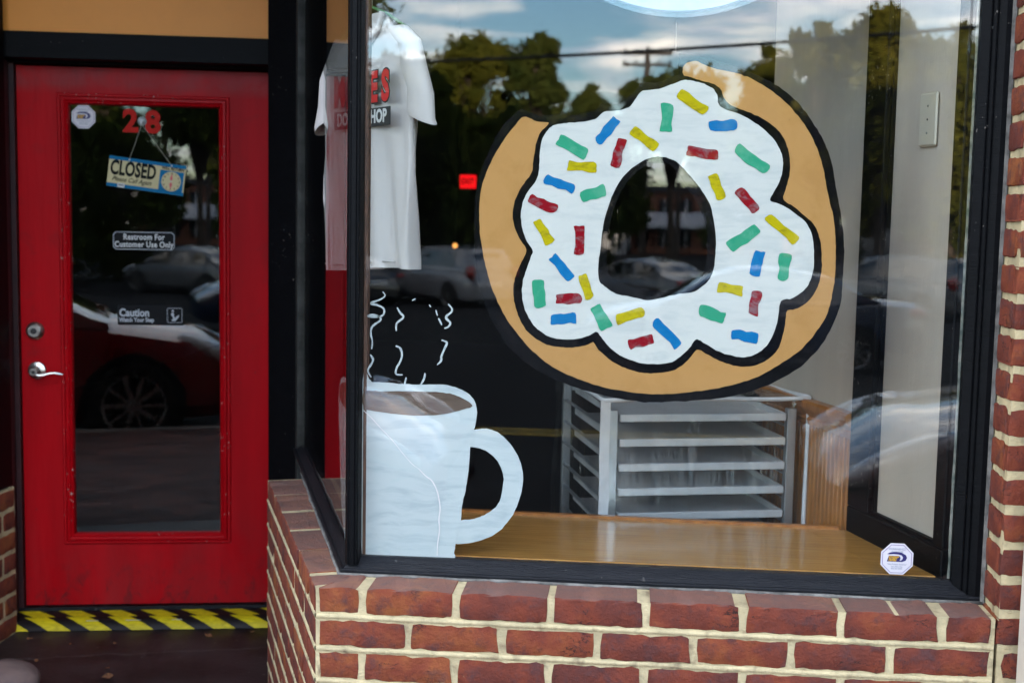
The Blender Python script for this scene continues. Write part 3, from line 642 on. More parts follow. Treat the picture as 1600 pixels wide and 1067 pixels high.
# ------------------------------------------------------------------ entrance door
dr = thing('entrance_door', 'red wooden shop door with one tall glass pane and a lever handle', 'door', D0, DA)
DW, DH = .914, 2.032
gx0, gx1, gz0, gz1 = .187, .729, .281, 1.896; mx0, mx1, mz0, mz1 = .145, .771, .238, 1.937
lf = MB()
lf.box(0, mx0+.01, 0, .044, 0, DH); lf.box(mx1-.01, DW, 0, .044, 0, DH); lf.box(mx0+.01, mx1-.01, 0.0004, .0436, 0, mz0+.01); lf.box(mx0+.01, mx1-.01, 0.0004, .0436, mz1-.01, DH)
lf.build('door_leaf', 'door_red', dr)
mp_ = [(0, .002), (0, -.005), (.004, -.009), (.010, -.0085), (.0125, -.004), (.016, -.0115), (.023, -.013), (.028, -.0095), (.030, -.0055), (.034, -.0075), (.038, -.004), (.042, .010), (.042, .02)]
V = []; F = []; n = len(mp_)
for (sx_, sz_) in ((0, 0), (1, 0), (1, 1), (0, 1)):
    for d, y in mp_:
        V.append(((mx0+d) if sx_ == 0 else (mx1-d), y, (mz0+d) if sz_ == 0 else (mz1-d)))
for c_ in range(4):
    for j in range(n-1): a = c_*n+j; b = ((c_+1) % 4)*n+j; F.append((a, b, b+1, a+1))
mb = MB(); mb.add(V, F); mb.build('glazing_moulding', 'moulding_red', dr, smooth=R(22))
MB().box(gx0-.012, gx1+.012, .0125, .0175, gz0-.012, gz1+.012).build('glass_pane', 'door_glass', dr)
db = MB().lathe([(.033, 0), (.033, -.008), (.030, -.011), (.0295, -.016), (.027, -.018), (.0265, -.024), (.022, -.027), (.0215, -.026), (.012, -.026)], 'y', (0, 0, 0), 28).build('deadbolt', 'nickel', dr, (.052, 0, 1.055), smooth=R(30))
MB().lathe([(.0115, -.0255), (.0115, -.0285), (.0001, -.0287)], 'y', (0, 0, 0), 16).build('key_cylinder', 'dark_metal', db)
lv = MB().lathe([(.034, 0), (.034, -.005), (.031, -.009), (.024, -.0115), (.018, -.013), (.0145, -.016), (.0135, -.040), (.0001, -.041)], 'y', (0, 0, 0), 28).build('lever_handle', 'nickel', dr, (.056, 0, .905), smooth=R(30))
mb = MB().lathe([(.0150, -.036), (.0165, -.040), (.0165, -.054), (.014, -.057), (.0001, -.0572)], 'y', (0, 0, 0), 20)
mb.tube([(0, -.048, -.008), (.018, -.049, -.013), (.036, -.049, -.012), (.055, -.048, -.006), (.075, -.046, -.004), (.094, -.044, -.008), (.104, -.043, -.010)], [.0085, .008, .0065, .0055, .005, .0045, .002], 10)
mb.build('lever', 'nickel', lv, smooth=R(35))
MB().lathe([(.007, -.0565), (.007, -.0585), (.0001, -.0586)], 'y', (0, 0, 0), 12).build('key_cylinder', 'dark_metal', lv)
# door frame, header, transom
dfm = thing('door_frame', 'black wooden frame with wide header around the red door', 'door frame', D0, DA)
MB().box(-.022, -.004, -.02, .09, -.01, 2.045).build('stop', 'dark_red', dfm)
MB().box(-.060, -.0225, -.085, .09, -.06, 2.046).build('left_jamb', 'dark_red', dfm)
MB().box(-.0705, -.0605, -.098, .09, -.06, 2.046).build('jamb_edge', 'black_paint', dfm)
MB().box(.918, 1.02, -.03, .09, -.06, 2.046).build('right_jamb', 'black_paint', dfm)
MB().bbox(-.50, 1.02, -.100, .09, 2.049, 2.144, .003).build('header', 'black_paint', dfm)
MB().box(-.06, .95, -.030, .02, 2.0385, 2.0485).build('head_stop', 'black_paint', dfm)
MB().box(-.50, 1.02, -.075, .05, 2.1445, 3.049).build('transom_panel', 'tan_panel', dfm)
MB().box(-.06, .93, -.022, .06, -.030, -.004).build('sill', 'black_sill', dfm)
MB().box(-.20, -.0715, -.135, .09, 7*LH-.06, 2.046).build('wall_post', 'black_paint', dfm)
pl2 = thing('wall_post', 'black painted post standing on the short brick wall', 'post', (-1.585, 1.80, 7*LH))
MB().bbox(-.30, -.006, -.80, -.003, .001, 2.48, .004).build('shaft', 'black_paint', pl2)
# hazard tape on the step
def tape_mat(name, off):
    m = bpy.data.materials.new(name); m.use_nodes = True; t = m.node_tree; b = t.nodes['Principled BSDF']; b.inputs['Roughness'].default_value = 0.42; b.inputs['Specular IOR Level'].default_value = 0.12
    tc = t.nodes.new('ShaderNodeTexCoord'); sx_ = t.nodes.new('ShaderNodeSeparateXYZ'); t.links.new(tc.outputs['Object'], sx_.inputs[0])
    nz_ = N(t, 'ShaderNodeTexNoise', Scale=25.0, Detail=3.0); t.links.new(tc.outputs['Object'], nz_.inputs['Vector'])
    yz = N(t, 'ShaderNodeMath', operation='ADD'); t.links.new(sx_.outputs[1], yz.inputs[0]); t.links.new(sx_.outputs[2], yz.inputs[1])
    a = N(t, 'ShaderNodeMath', operation='MULTIPLY_ADD'); t.links.new(yz.outputs[0], a.inputs[0]); a.inputs[1].default_value = 1.15; t.links.new(sx_.outputs[0], a.inputs[2])
    a1 = N(t, 'ShaderNodeMath', operation='MULTIPLY_ADD'); t.links.new(nz_.outputs['Fac'], a1.inputs[0]); a1.inputs[1].default_value = 0.006; t.links.new(a.outputs[0], a1.inputs[2])
    c = N(t, 'ShaderNodeMath', operation='MULTIPLY_ADD'); t.links.new(a1.outputs[0], c.inputs[0]); c.inputs[1].default_value = 1/.152; c.inputs[2].default_value = off
    fr = N(t, 'ShaderNodeMath', operation='FRACT'); t.links.new(c.outputs[0], fr.inputs[0])
    gt = N(t, 'ShaderNodeMath', operation='LESS_THAN'); t.links.new(fr.outputs[0], gt.inputs[0]); gt.inputs[1].default_value = 0.54
    n = N(t, 'ShaderNodeTexNoise', Scale=30.0, Detail=5.0, Roughness=0.7); mp = N(t, 'ShaderNodeMapping'); mp.inputs['Scale'].default_value = (1, 4, 4); t.links.new(tc.outputs['Object'], mp.inputs[0]); t.links.new(mp.outputs[0], n.inputs['Vector'])
    r = t.nodes.new('ShaderNodeValToRGB'); r.color_ramp.elements[0].position = 0.3; r.color_ramp.elements[0].color = (0.34, 0.26, 0.010, 1); r.color_ramp.elements[1].position = 0.62; r.color_ramp.elements[1].color = (0.66, 0.52, 0.012, 1)
    t.links.new(n.outputs['Fac'], r.inputs[0])
    r2 = t.nodes.new('ShaderNodeValToRGB'); r2.color_ramp.elements[0].color = (0.005, 0.005, 0.006, 1); r2.color_ramp.elements[1].color = (0.016, 0.010, 0.009, 1); t.links.new(n.outputs['Fac'], r2.inputs[0])
    mx = t.nodes.new('ShaderNodeMixRGB'); t.links.new(gt.outputs[0], mx.inputs[0]); t.links.new(r2.outputs[0], mx.inputs[1]); t.links.new(r.outputs[0], mx.inputs[2]); t.links.new(mx.outputs[0], b.inputs['Base Color'])
    MATS[name] = m
tape_mat('tape_a', 0.0); tape_mat('tape_b', 0.20); tape_mat('tape_c', 0.22)
st = thing('door_step', 'low step wrapped in yellow and black hazard tape below the red door', 'step', D0+Vector((0, 0, -.0634)), DA)
pr = [(-.024, .046), (-.050, .044), (-.082, .040), (-.104, .033), (-.121, .020), (-.128, .004)]
def strip(p0, name, m, lift):
    V = []; F = []; n = 40; k = len(p0)
    for i in range(n+1):
        x = -.045+.985*i/n
        for (y, z) in p0:
            wb = noise.noise(Vector((x*7, y*40, 3)))*.0016
            V.append((x, y-lift, z+lift+wb))
    for i in range(n):
        for j in range(k-1): a = i*k+j; F.append((a, a+1, a+k+1, a+k))
    mb = MB(); mb.add(V, F); return mb.build(name, m, st, smooth=1)
body = MB(); body.prism([(0, 0), (1, 0), (1, 1), (0, 1)], 0, 1)
bd = MB(); V = []; F = []; full = [(-.020, .002)]+[(-.020, .044)]+[(y+.002, z-.003) for y, z in pr]+[(-.126, .001)]; k = len(full)
for x in (-.044, .938):
    for y, z in full: V.append((x, y, z))
F = [(j, (j+1) % k, k+(j+1) % k, k+j) for j in range(k)]+[tuple(range(k)), tuple(range(k, 2*k))]
bd.add(V, F); bd.build('core', 'black_sill', st)
strip(pr[:3], 'top_tape', 'tape_a', .0012); strip(pr[1:5], 'middle_tape', 'tape_b', .0004); strip([(pr[3][0], pr[3][1])]+pr[4:]+[(-.129, .001)], 'front_tape', 'tape_c', .0018)
tm = mat('torn_foil', (0.5, 0.5, 0.52), 0.35, metal=0.6)
for x0, x1 in ((.245, .29), (.39, .447), (.56, .60)):
    mb = MB(); mb.bbox(x0, x1, -.1085, -.1065, .030, .0345, .0006); mb.build('worn_edge', 'torn_foil', st)

# ------------------------------------------------------------------ signs and stickers on the door
mat('sign_black', (0.006, 0.006, 0.007), 0.5, spec=0.1); mat('print_white', (0.56, 0.55, 0.53), 0.6, spec=0.1); mat('print_grey', (0.42, 0.43, 0.45), 0.6, spec=0.1); mat('print_black', (0.008, 0.010, 0.010), 0.6, spec=0.05)
mat('sign_blue', (0.004, 0.13, 0.27), 0.5, spec=0.1); mat('sign_cream', (0.55, 0.46, 0.25), 0.5, spec=0.1); mat('number_red', (0.42, 0.010, 0.004), 0.5, spec=0.1); mat('hand_red', (0.60, 0.09, 0.10), 0.5)
mat('string', (0.35, 0.33, 0.27), 0.8); mat('cup_plastic', (0.35, 0.38, 0.36), 0.15)
mat('sticker_white', (0.60, 0.55, 0.57), 0.5); mat('sticker_violet', (0.16, 0.10, 0.24), 0.5); mat('sticker_navy', (0.018, 0.012, 0.10), 0.5); mat('sticker_gold', (0.62, 0.33, 0.01), 0.5); mat('sticker_text', (0.30, 0.30, 0.36), 0.6)
def dpt(x, y, off=0.0):      # pixel on the door's face -> door coordinates
    v = hit(x, y, D0+DN*off, DN)-D0; return v.dot(DE), v.z
PY = .0118                    # just in front of the pane
def dloc(x, z, y=PY): p = D0+DE*x-DN*y; return (p.x, p.y, D0.z+z)
def onto(me, off=(0, 0, 0), rot=0.0): return stand(me, off, rot)
cx, cz_ = dpt(226, 192, -.012)
for ch, (px, py) in (('2', (204, 191)), ('8', (239, 193))):
    x, z = dpt(px, py, -.012)
    o = tag(link('house_number', onto(text_mesh(ch, .113, .0008, .0045, sx=.98)), 'number_red', None, dloc(x, z, .0105), DA), f'red numeral {"two" if ch == "2" else "eight"} stuck on the door glass above the hanging sign', 'numeral', 'red house numbers on the door glass')
cup = thing('suction_cup', 'clear suction cup hook between the red numerals', 'hook', dloc(*dpt(222, 190, -.012), .0100), DA)
MB().lathe([(.017, 0), (.016, -.002), (.008, -.006), (.005, -.008), (.005, -.014), (.007, -.015), (.0001, -.0155)], 'y', (0, 0, 0), 18).build('cup', 'cup_plastic', cup, smooth=R(40))
MB().tube([(0, -.012, 0), (0, -.016, -.004), (0, -.017, -.010), (0, -.014, -.013)], .0014, 6).build('hook', 'nickel', cup)
sgx, sgz = dpt(229, 275, -.010); tilt = -R(7.0)
cs_ = thing('closed_sign', 'tilted closed sign with clock hanging on a string in the door', 'sign', dloc(sgx, sgz, .0085), DA)
cs_.rotation_euler = (0, 0, DA)
SW, SH = .282, .113
def onsign(me, x, z, lift): 
    me.transform(Matrix.Rotation(-tilt, 4, 'Y') @ Matrix.Translation((x, -lift, z)) @ UPM); return me
def rect(w_, h_, ext=.0003): return curve_mesh([[(-w_/2, -h_/2), (w_/2, -h_/2), (w_/2, h_/2), (-w_/2, h_/2)]], ext)
link('board', onsign(rect(SW, SH, .0008), 0, 0, 0), 'sign_cream', cs_)
for z in (SH/2-.006, -SH/2+.0065): link('blue_band', onsign(rect(SW-.0004, .0125), 0, z, .0014), 'sign_blue', cs_)
link('blue_square', onsign(rect(.088, .078), .092, -.0085, .0014), 'sign_blue', cs_)
link('clock_face', onsign(curve_mesh([[(.036*math.cos(a/20*math.pi), .0365*math.sin(a/20*math.pi)) for a in range(40)]], .0002), .092, -.0085, .0022), 'sign_cream', cs_)
for h in range(12):
    a = h*math.pi/6; link('clock_mark', onsign(text_mesh(str(12 if h == 0 else h), .009, .0001, .0003), .092+.0295*math.sin(a), -.0085+.0295*math.cos(a), .0028), 'print_black', cs_)
for s__ in (1, -1): link('clock_hand', onsign(curve_mesh([[(0, 0), (.0055, .011*s__), (0, .031*s__), (-.0055, .011*s__)][::s__]], .0002), .092, -.0085, .0034), 'hand_red', cs_)
link('hand_rivet', onsign(curve_mesh([[(.0025*math.cos(a/8*math.pi), .0025*math.sin(a/8*math.pi)) for a in range(16)]], .0003), .092, -.0085, .0042), 'print_white', cs_)
link('lettering', onsign(text_mesh('CLOSED', .074, .0002, .0028, sx=.60, spacing=1.02), -.050, .013, .0015), 'print_black', cs_)
link('lettering', onsign(text_mesh('Please Call Again', .0245, .0002, .0002, shear=.42, sx=.86), -.052, -.0265, .0015), 'print_black', cs_)
link('lettering', onsign(text_mesh('WILL RETURN', .0150, .0002, .0006, sx=.86), .094, .0385, .0015), 'print_black', cs_)
link('bar_code_label', onsign(rect(.026, .016), -.088, -.0485, .0022), 'print_white', cs_)
for q in range(6): link('bar_code_bar', onsign(rect(.0018, .007, .0001), -.096+q*.0032, -.047, .0028), 'print_black', cs_)
cup_l = Vector(cup.location); sg_l = Vector(cs_.location)
for hx in (-.068, .088):
    e_ = Matrix.Rotation(-tilt, 4, 'Y') @ Vector((hx, 0, SH/2-.006)); M_ = Matrix.Rotation(-DA, 4, 'Z')
    c_ = M_ @ (cup_l-sg_l)
    MB().tube([(c_.x, -.004, c_.z-.012), (e_.x, -.003, e_.z)], .0009, 5).build('string', 'string', cs_)
    MB().lathe([(.003, -.0016), (.003, -.0028), (.0001, -.0030)], 'y', (e_.x, 0, e_.z), 10).build('eyelet', 'print_white', cs_)
def octagon(r, k=.42):
    c_ = r*k; return [(-c_, r), (-r, c_), (-r, -c_), (-c_, -r), (c_, -r), (r, -c_), (r, c_), (c_, r)]
def sticker(name, label, loc, rz, r, group):
    s_ = thing(name, label, 'sticker', loc, rz, group)
    k = r/.05
    link('backing', stand(curve_mesh([octagon(r)], .0002)), 'sticker_white', s_)
    link('border', stand(curve_mesh([octagon(r*.905, .42), octagon(r*.875, .42)[::-1]], .0001), (0, -.0006, 0)), 'sticker_violet', s_)
    dd = [(-.030, .012), (-.020, .0175), (0, .019), (.016, .0165), (.028, .009), (.031, 0), (.027, -.008), (.016, -.0125), (-.031, -.0125), (-.0255, .0068), (-.012, .0095), (.004, .0095), (.014, .005), (.0175, -.001), (.0125, -.0085), (.009, -.0085), (.0125, -.003), (.010, .003), (.003, .0068), (-.010, .0072), (-.022, .0060)]
    o1 = [(-.031, .0115), (-.022, .0165), (-.004, .019), (.014, .0172), (.027, .010), (.031, .001), (.027, -.008), (.016, -.0125), (-.031, -.0125), (-.0255, .0065), (.006, .0065), (.010, .003), (.0108, -.002), (.008, -.0075), (.011, -.0088), (.0165, -.005), (.0185, .002), (.014, .0085), (.004, .0112), (-.012, .0118), (-.024, .0105)]
    link('emblem', stand(curve_mesh([[(x*k, y*k) for x, y in o1]], .0001), (0, -.0006, .0035*k)), 'sticker_navy', s_)
    for i, (tx, x_) in enumerate((('DYNAMARK', -.010), ('SECURITY', -.0125), ('CENTERS', -.0145))):
        link('lettering', stand(text_mesh(tx, .0072*k, .0001, .0003*k, sx=.82, shear=.1), (x_*k, -.0012, (.0065-i*.0058)*k)), 'sticker_gold', s_)
    for tx, z, sz, sh in (('WARNING!', .0315, .0105, 0), ('Protected By', .0235, .0068, .3), ('"We Protect America"', -.0175, .0066, .2), ('301-797-1756', -.0255, .0062, 0), ('800-321-5409', -.0315, .0062, 0)):
        link('lettering', stand(text_mesh(tx, sz*k, .0001, .00015*k, shear=sh, sx=1.0), (0, -.0006, z*k)), 'sticker_text', s_)
    return s_
x, z = dpt(130.5, 183, -.012); sticker('warning_sticker', 'white octagonal security sticker in the top corner of the door glass', dloc(x, z, .0115), DA, .0425, 'octagonal security stickers')
def panel(px0, px1, py0, py1, name, label):
    a = dpt(px0, (py0+py1)/2, -.012); b = dpt(px1, (py0+py1)/2, -.012); c = dpt((px0+px1)/2, py0, -.012); d = dpt((px0+px1)/2, py1, -.012)
    return thing(name, label, 'sign', dloc((a[0]+b[0])/2, (c[1]+d[1])/2, .0105), DA), b[0]-a[0], c[1]-d[1]
rs, w_, h_ = panel(176.5, 273.5, 362, 391, 'restroom_sign', 'small black restroom sign with white lettering on the door glass')
def plate(w_, h_, c_): return [(-w_/2+c_, -h_/2), (w_/2-c_, -h_/2), (w_/2, -h_/2+c_), (w_/2, h_/2-c_), (w_/2-c_, h_/2), (-w_/2+c_, h_/2), (-w_/2, h_/2-c_), (-w_/2, -h_/2+c_)]
link('board', stand(curve_mesh([plate(w_, h_, .010)], .0008)), 'sign_black', rs)
link('border', stand(curve_mesh([plate(w_-.003, h_-.003, .0095), plate(w_-.008, h_-.008, .0085)[::-1]], .0001), (0, -.0014, 0)), 'print_grey', rs)
for tx, z in (('Restroom For', .0135), ('Customer Use Only', -.0145)):
    link('lettering', stand(text_mesh(tx, .0305, .0002, .0008, sx=.80, spacing=1.08), (0, -.0014, z)), 'print_white', rs)
ct, w_, h_ = panel(184, 287, 477, 508, 'caution_sign', 'small black caution sign with a stumbling figure on the door glass')
link('board', stand(curve_mesh([plate(w_, h_, .004)], .0008)), 'sign_black', ct)
link('lettering', stand(text_mesh('Caution', .040, .0002, .0012, sx=.86, align='LEFT'), (-w_/2+.006, -.0014, .008)), 'print_grey', ct)
link('lettering', stand(text_mesh('Watch Your Step', .0225, .0002, .0007, sx=.80, align='LEFT'), (-w_/2+.006, -.0014, -.0185)), 'print_grey', ct)
bw = .056; bx_ = w_/2-.033
link('pictogram_border', stand(curve_mesh([plate(bw, bw, .004), plate(bw-.003, bw-.003, .003)[::-1]], .0001), (bx_, -.0014, 0)), 'print_grey', ct)
fig = [(-.010, .010), (-.006, .012), (-.003, .006), (-.003, -.004), (.002, -.010), (.006, -.004), (.014, .001), (.017, .0), (.012, -.010), (.002, -.021), (-.010, -.021), (-.012, -.017), (-.006, -.013), (-.008, -.004), (-.012, .000), (-.014, .004)]
link('stumbling_figure', stand(curve_mesh([fig], .0001), (bx_, -.0014, 0)), 'print_grey', ct)
link('figure_head', stand(curve_mesh([[(.0042*math.cos(a/8*math.pi), .0042*math.sin(a/8*math.pi)) for a in range(16)]], .0001), (bx_-.007, -.0014, .0175)), 'print_grey', ct)

# ------------------------------------------------------------------ window painting: bitten doughnut and coffee mug (inside face of the glass)
paint_mat('paint_white', (0.60, 0.58, 0.545), thin=(0.525, 0.52, 0.50), stretch=(.5, 1, 2.6), scale=22)
paint_mat('paint_mug', (0.52, 0.55, 0.555), thin=(0.425, 0.465, 0.485), stretch=(.30, 1, 2.6), scale=24)
paint_mat('paint_tan', (0.47, 0.24, 0.085), thin=(0.43, 0.215, 0.072), scale=14); paint_mat('paint_black', (0.005, 0.005, 0.006), thin=(0.012, 0.010, 0.011), scale=30, rough=0.7)
paint_mat('paint_yellow', (0.47, 0.37, 0.008), thin=(0.30, 0.23, 0.012), stretch=(1, 1, 2), scale=60); paint_mat('paint_green', (0.036, 0.29, 0.165), thin=(0.09, 0.34, 0.21), scale=30)
paint_mat('paint_blue', (0.008, 0.145, 0.36), thin=(0.014, 0.17, 0.38), scale=30); paint_mat('paint_red', (0.25, 0.007, 0.015), thin=(0.23, 0.12, 0.13), stretch=(1, 1, 1.5), scale=45)
paint_mat('paint_coffee', (0.13, 0.09, 0.07), thin=(0.095, 0.062, 0.048), stretch=(.4, 1, 3), scale=20); paint_mat('paint_steam', (0.50, 0.53, 0.535), thin=(0.33, 0.36, 0.38), scale=120)
paint_mat('paint_scratch', (0.80, 0.74, 0.74), scale=90)
def zoomed(P, ox, oy, s): return [(ox+x/s, oy+y/s) for x, y in P]
def glass_loop(P, seed, amp=.0011, n=5, closed=True):
    L = [on_glass(x, y) for x, y in P]; L = [(p.x, p.z) for p in L]
    L = catmull(L, n, closed); return rough_edge(L, amp, 160, seed)
IN = GY+.006
def layer(name, m, loops, depth, parent):
    me = curve_mesh(loops, .00012)
    me.transform(Matrix.Translation((-parent.location.x, IN+depth-parent.location.y, -parent.location.z)) @ UPM)
    return link(name, me, m, parent)
dn = thing('donut_painting', 'bitten iced doughnut with colourful sprinkles painted on the window glass', 'window painting', (.72, IN, ZB+.30))
DZ = (720, 60, 1.808)
outer = [(615,42),(665,50),(720,62),(790,85),(850,110),(910,145),(960,190),(1000,245),(1030,300),(1048,350),(1060,420),(1072,480),(1080,540),(1083,600),(1080,680),(1075,740),(1060,790),(1030,850),(1000,890),(950,935),(890,970),(840,990),(780,1008),(720,1018),(650,1024),(580,1027),(520,1028),(450,1018),(380,1003),(320,985),(270,965),(220,940),(170,905),(130,865),(100,820),(75,770),(55,710),(42,640),(38,560),(38,480),(45,420),(58,370),(80,320),(100,275),(130,235),(158,208),(173,201),(200,212),(240,218),(278,212),(290,206),(310,218),(350,212),(382,203),(398,184),(420,190),(450,180),(480,160),(500,140),(515,126),(560,122),(595,110),(616,98),(612,75),(618,60)]
d_out = [(628,85),(640,70),(665,65),(700,80),(760,95),(800,105),(850,130),(900,165),(945,210),(985,265),(1010,320),(1025,370),(1035,430),(1050,490),(1058,550),(1060,620),(1055,690),(1045,745),(1030,790),(1000,835),(960,880),(910,915),(850,950),(800,970),(740,985),(680,995),(610,1003),(540,1005),(470,998),(400,985),(340,965),(290,945),(240,915),(195,875),(160,835),(125,785),(100,735),(80,680),(65,620),(55,560),(52,500),(55,440),(68,390),(90,340),(120,290),(150,250),(178,222),(215,235),(248,239)]
i_out = [(225,265),(212,300),(205,340),(200,380),(178,410),(158,445),(147,485),(150,525),(165,565),(185,597),(172,630),(155,670),(148,710),(152,750),(165,790),(185,825),(215,850),(250,868),(290,873),(330,872),(360,865),(374,858),(385,875),(410,900),(440,920),(480,937),(520,945),(560,945),(600,938),(630,920),(650,900),(668,880),(700,895),(740,915),(790,927),(830,925),(870,905),(895,880),(910,840),(918,800),(922,770),(945,765),(980,745),(1005,710),(1018,670),(1020,620),(1015,570),(1000,530),(970,500),(940,475),(912,455),(920,420),(930,380),(930,340),(922,305),(905,270),(880,245),(840,220),(790,200),(758,185),(742,165),(735,145),(715,130),(680,120),(650,110),(630,104)]
icing = [(635,118),(665,122),(700,135),(722,155),(728,185),(745,200),(790,215),(840,245),(870,270),(895,300),(908,335),(910,365),(902,400),(885,435),(875,458),(905,470),(945,495),(975,520),(992,555),(998,600),(997,650),(985,690),(965,715),(935,735),(905,742),(898,780),(888,820),(870,860),(845,885),(810,900),(770,897),(730,885),(690,862),(665,850),(650,870),(625,895),(595,915),(555,920),(510,917),(470,905),(435,885),(405,855),(385,830),(360,840),(320,850),(270,848),(235,835),(205,810),(185,775),(173,735),(175,690),(185,655),(197,620),(203,598),(185,570),(172,530),(170,490),(180,450),(200,420),(218,390),(222,350),(225,310),(235,275),(255,250),(290,240),(330,238),(380,228),(405,208),(440,205),(475,195),(495,170),(515,148),(560,143),(600,128)]
h_out = [(572,335),(610,350),(640,380),(670,415),(700,460),(712,500),(720,560),(720,610),(712,660),(695,690),(660,715),(620,722),(580,730),(530,740),(480,730),(440,722),(405,700),(390,680),(388,640),(395,590),(400,540),(415,480),(435,430),(460,390),(500,355),(535,338)]
h_in = [(573,352),(600,365),(640,420),(670,470),(690,520),(697,570),(695,620),(685,660),(670,690),(640,700),(590,710),(540,712),(490,705),(450,690),(420,668),(412,640),(414,580),(420,530),(435,475),(455,430),(480,395),(520,362)]
zl = lambda P: zoomed(P, *DZ)
hole = glass_loop(zl(h_in), 4)
layer('outline', 'paint_black', [glass_loop(zl(outer), 1, .0016), hole[::-1]], .0030, dn)
layer('dough', 'paint_tan', [glass_loop(zl(d_out+i_out), 2, .0013)], .0020, dn)
layer('icing', 'paint_white', [glass_loop(zl(icing), 3, .0013), glass_loop(zl(h_out), 5, .0012)[::-1]], .0020, dn)
spr = {'paint_yellow': [((618,155),(692,205)),((485,258),(553,310)),((303,360),(380,366)),((710,385),(735,452)),((213,515),(252,577)),((342,670),(365,733)),((442,795),(515,770)),((728,702),(795,715)),((868,505),(945,572))],
 'paint_green': [((583,188),(580,262)),((277,285),(353,328)),((343,448),(408,428)),((782,312),(862,372)),((760,590),(840,537)),((917,612),(909,682)),((218,683),(222,758)),((380,757),(413,818)),((677,765),(745,793))],
 'paint_blue': [((440,228),(388,292)),((702,248),(778,244)),((240,395),(318,425)),((260,618),(313,678)),((256,796),(325,790)),((550,800),(615,868)),((845,603),(828,670)),((767,835),(836,848))],
 'paint_red': [((457,285),(434,362)),((642,317),(726,330)),((782,428),(836,488)),((196,453),(266,483)),((335,532),(334,610)),((270,738),(338,735)),((477,865),(541,848)),((838,717),(824,780))]}
for mname, L in spr.items():
    for k, ((x0, y0), (x1, y1)) in enumerate(L):
        dx, dy = x1-x0, y1-y0; l = math.hypot(dx, dy); ux, uy = dx/l, dy/l; hw = {'paint_green': 16, 'paint_yellow': 13.5}.get(mname, 13.5); rn = random.Random(k*7+len(mname))
        P = []
        for a, b in ((0, -1), (.25, -1), (.5, -1), (.75, -1), (1, -1), (1.03, 0), (1, 1), (.75, 1), (.5, 1), (.25, 1), (0, 1), (-.03, 0)):
            P.append((x0+ux*l*a-uy*b*hw+rn.uniform(-3, 3), y0+uy*l*a+ux*b*hw+rn.uniform(-3, 3)))
        lp_ = rough_edge(catmull([(p.x, p.z) for p in (on_glass(x, y) for x, y in zl(P))], 2), .0008, 300, k)
        layer('sprinkle', mname, [lp_], .0010, dn)
mg = thing('mug_painting', 'pale blue white coffee mug with steam painted across the window corner', 'window painting', (.20, IN, ZB+.15))
MZ = (440, 420, 2.133); zm = lambda P: zoomed(P, *MZ)
mug = [(268,380),(300,377),(360,380),(420,385),(480,386),(530,386),(570,392),(610,408),(640,435),(650,470),(648,510),(638,545),(628,600),(622,680),(612,740),(601,790),(597,840),(582,905),(575,940),(570,967),(480,970),(370,968),(268,968)]
handle = [(625,545),(668,533),(700,537),(740,560),(780,610),(800,660),(805,700),(795,760),(770,820),(735,865),(690,895),(640,910),(575,915),(578,870),(592,840),(625,836),(660,827),(690,812),(720,785),(735,740),(738,690),(725,650),(700,620),(670,602),(632,594),(618,590)]
coffee = [(274,410),(330,408),(420,408),(500,410),(560,415),(600,430),(636,456),(600,470),(560,480),(500,488),(430,488),(350,480),(285,470),(272,464)]
layer('mug', 'paint_mug', [glass_loop(zm(mug), 11, .0011, 4)], .0022, mg)
layer('handle', 'paint_mug', [glass_loop(zm(handle), 12, .0014, 4)], .0029, mg)
layer('coffee', 'paint_coffee', [glass_loop(zm(coffee), 13)], .0010, mg)
def stroke(P, wd, name, m, depth, seed, parent=mg):
    L = [(p.x, p.z) for p in (on_glass(x, y) for x, y in P)]; L = catmull(L, 6, False); A = []; B = []
    for i, p in enumerate(L):
        a, b = L[max(i-1, 0)], L[min(i+1, len(L)-1)]; dx, dy = b[0]-a[0], b[1]-a[1]; l = math.hypot(dx, dy) or 1
        hw = wd*(.75+.5*abs(noise.noise(Vector((p[0]*60, p[1]*60, seed)))))*(.45+.55*min(1, 4*min(i, len(L)-1-i)/len(L)+.2))
        A.append((p[0]-dy/l*hw, p[1]+dx/l*hw)); B.append((p[0]+dy/l*hw, p[1]-dx/l*hw))
    V = []; F = []
    for (ax, az_), (bx, bz) in zip(A, B): V += [(ax, 0, az_), (bx, 0, bz)]
    for i in range(len(L)-1): F.append((2*i, 2*i+1, 2*i+3, 2*i+2))
    mb = MB(); mb.add([(x-parent.location.x, IN+depth-parent.location.y, z-parent.location.z) for x, _, z in V], F)
    mb.add([(x-parent.location.x, IN+depth+.0004-parent.location.y, z-parent.location.z) for x, _, z in V], [f[::-1] for f in F])
    return mb.build(name, m, parent)
SZ = (560, 430, 4.638); zs_ = lambda P: zoomed(P, *SZ)
for k, (P, wd) in enumerate([([(175,120),(192,148),(160,175),(90,203),(135,217),(180,240),(185,275),(165,296),(110,303),(68,297),(100,287),(148,300),(160,325),(120,355),(95,380),(90,430),(100,480),(95,535)], .0026), ([(85,575),(105,610),(95,640),(68,690),(92,740)], .0024),
    ([(280,235),(300,270),(325,305),(277,350),(274,405)], .0026), ([(270,512),(303,530),(315,580),(300,630),(277,670),(272,715),(320,722)], .0027), ([(345,740),(335,790)], .0024), ([(650,210),(675,240),(675,265),(640,295),(637,315),(665,345),(650,375),(622,385)], .0026),
    ([(560,252),(572,295)], .0020), ([(580,312),(605,362)], .0022), ([(602,470),(640,490),(620,540),(600,590),(598,620),(570,650)], .0028), ([(482,710),(475,750),(450,795)], .0024), ([(388,184),(414,170)], .0018), ([(512,215),(525,232)], .0016)]):
    stroke(zs_(P), wd*1.0, 'steam_stroke', 'paint_steam', .0012, k)
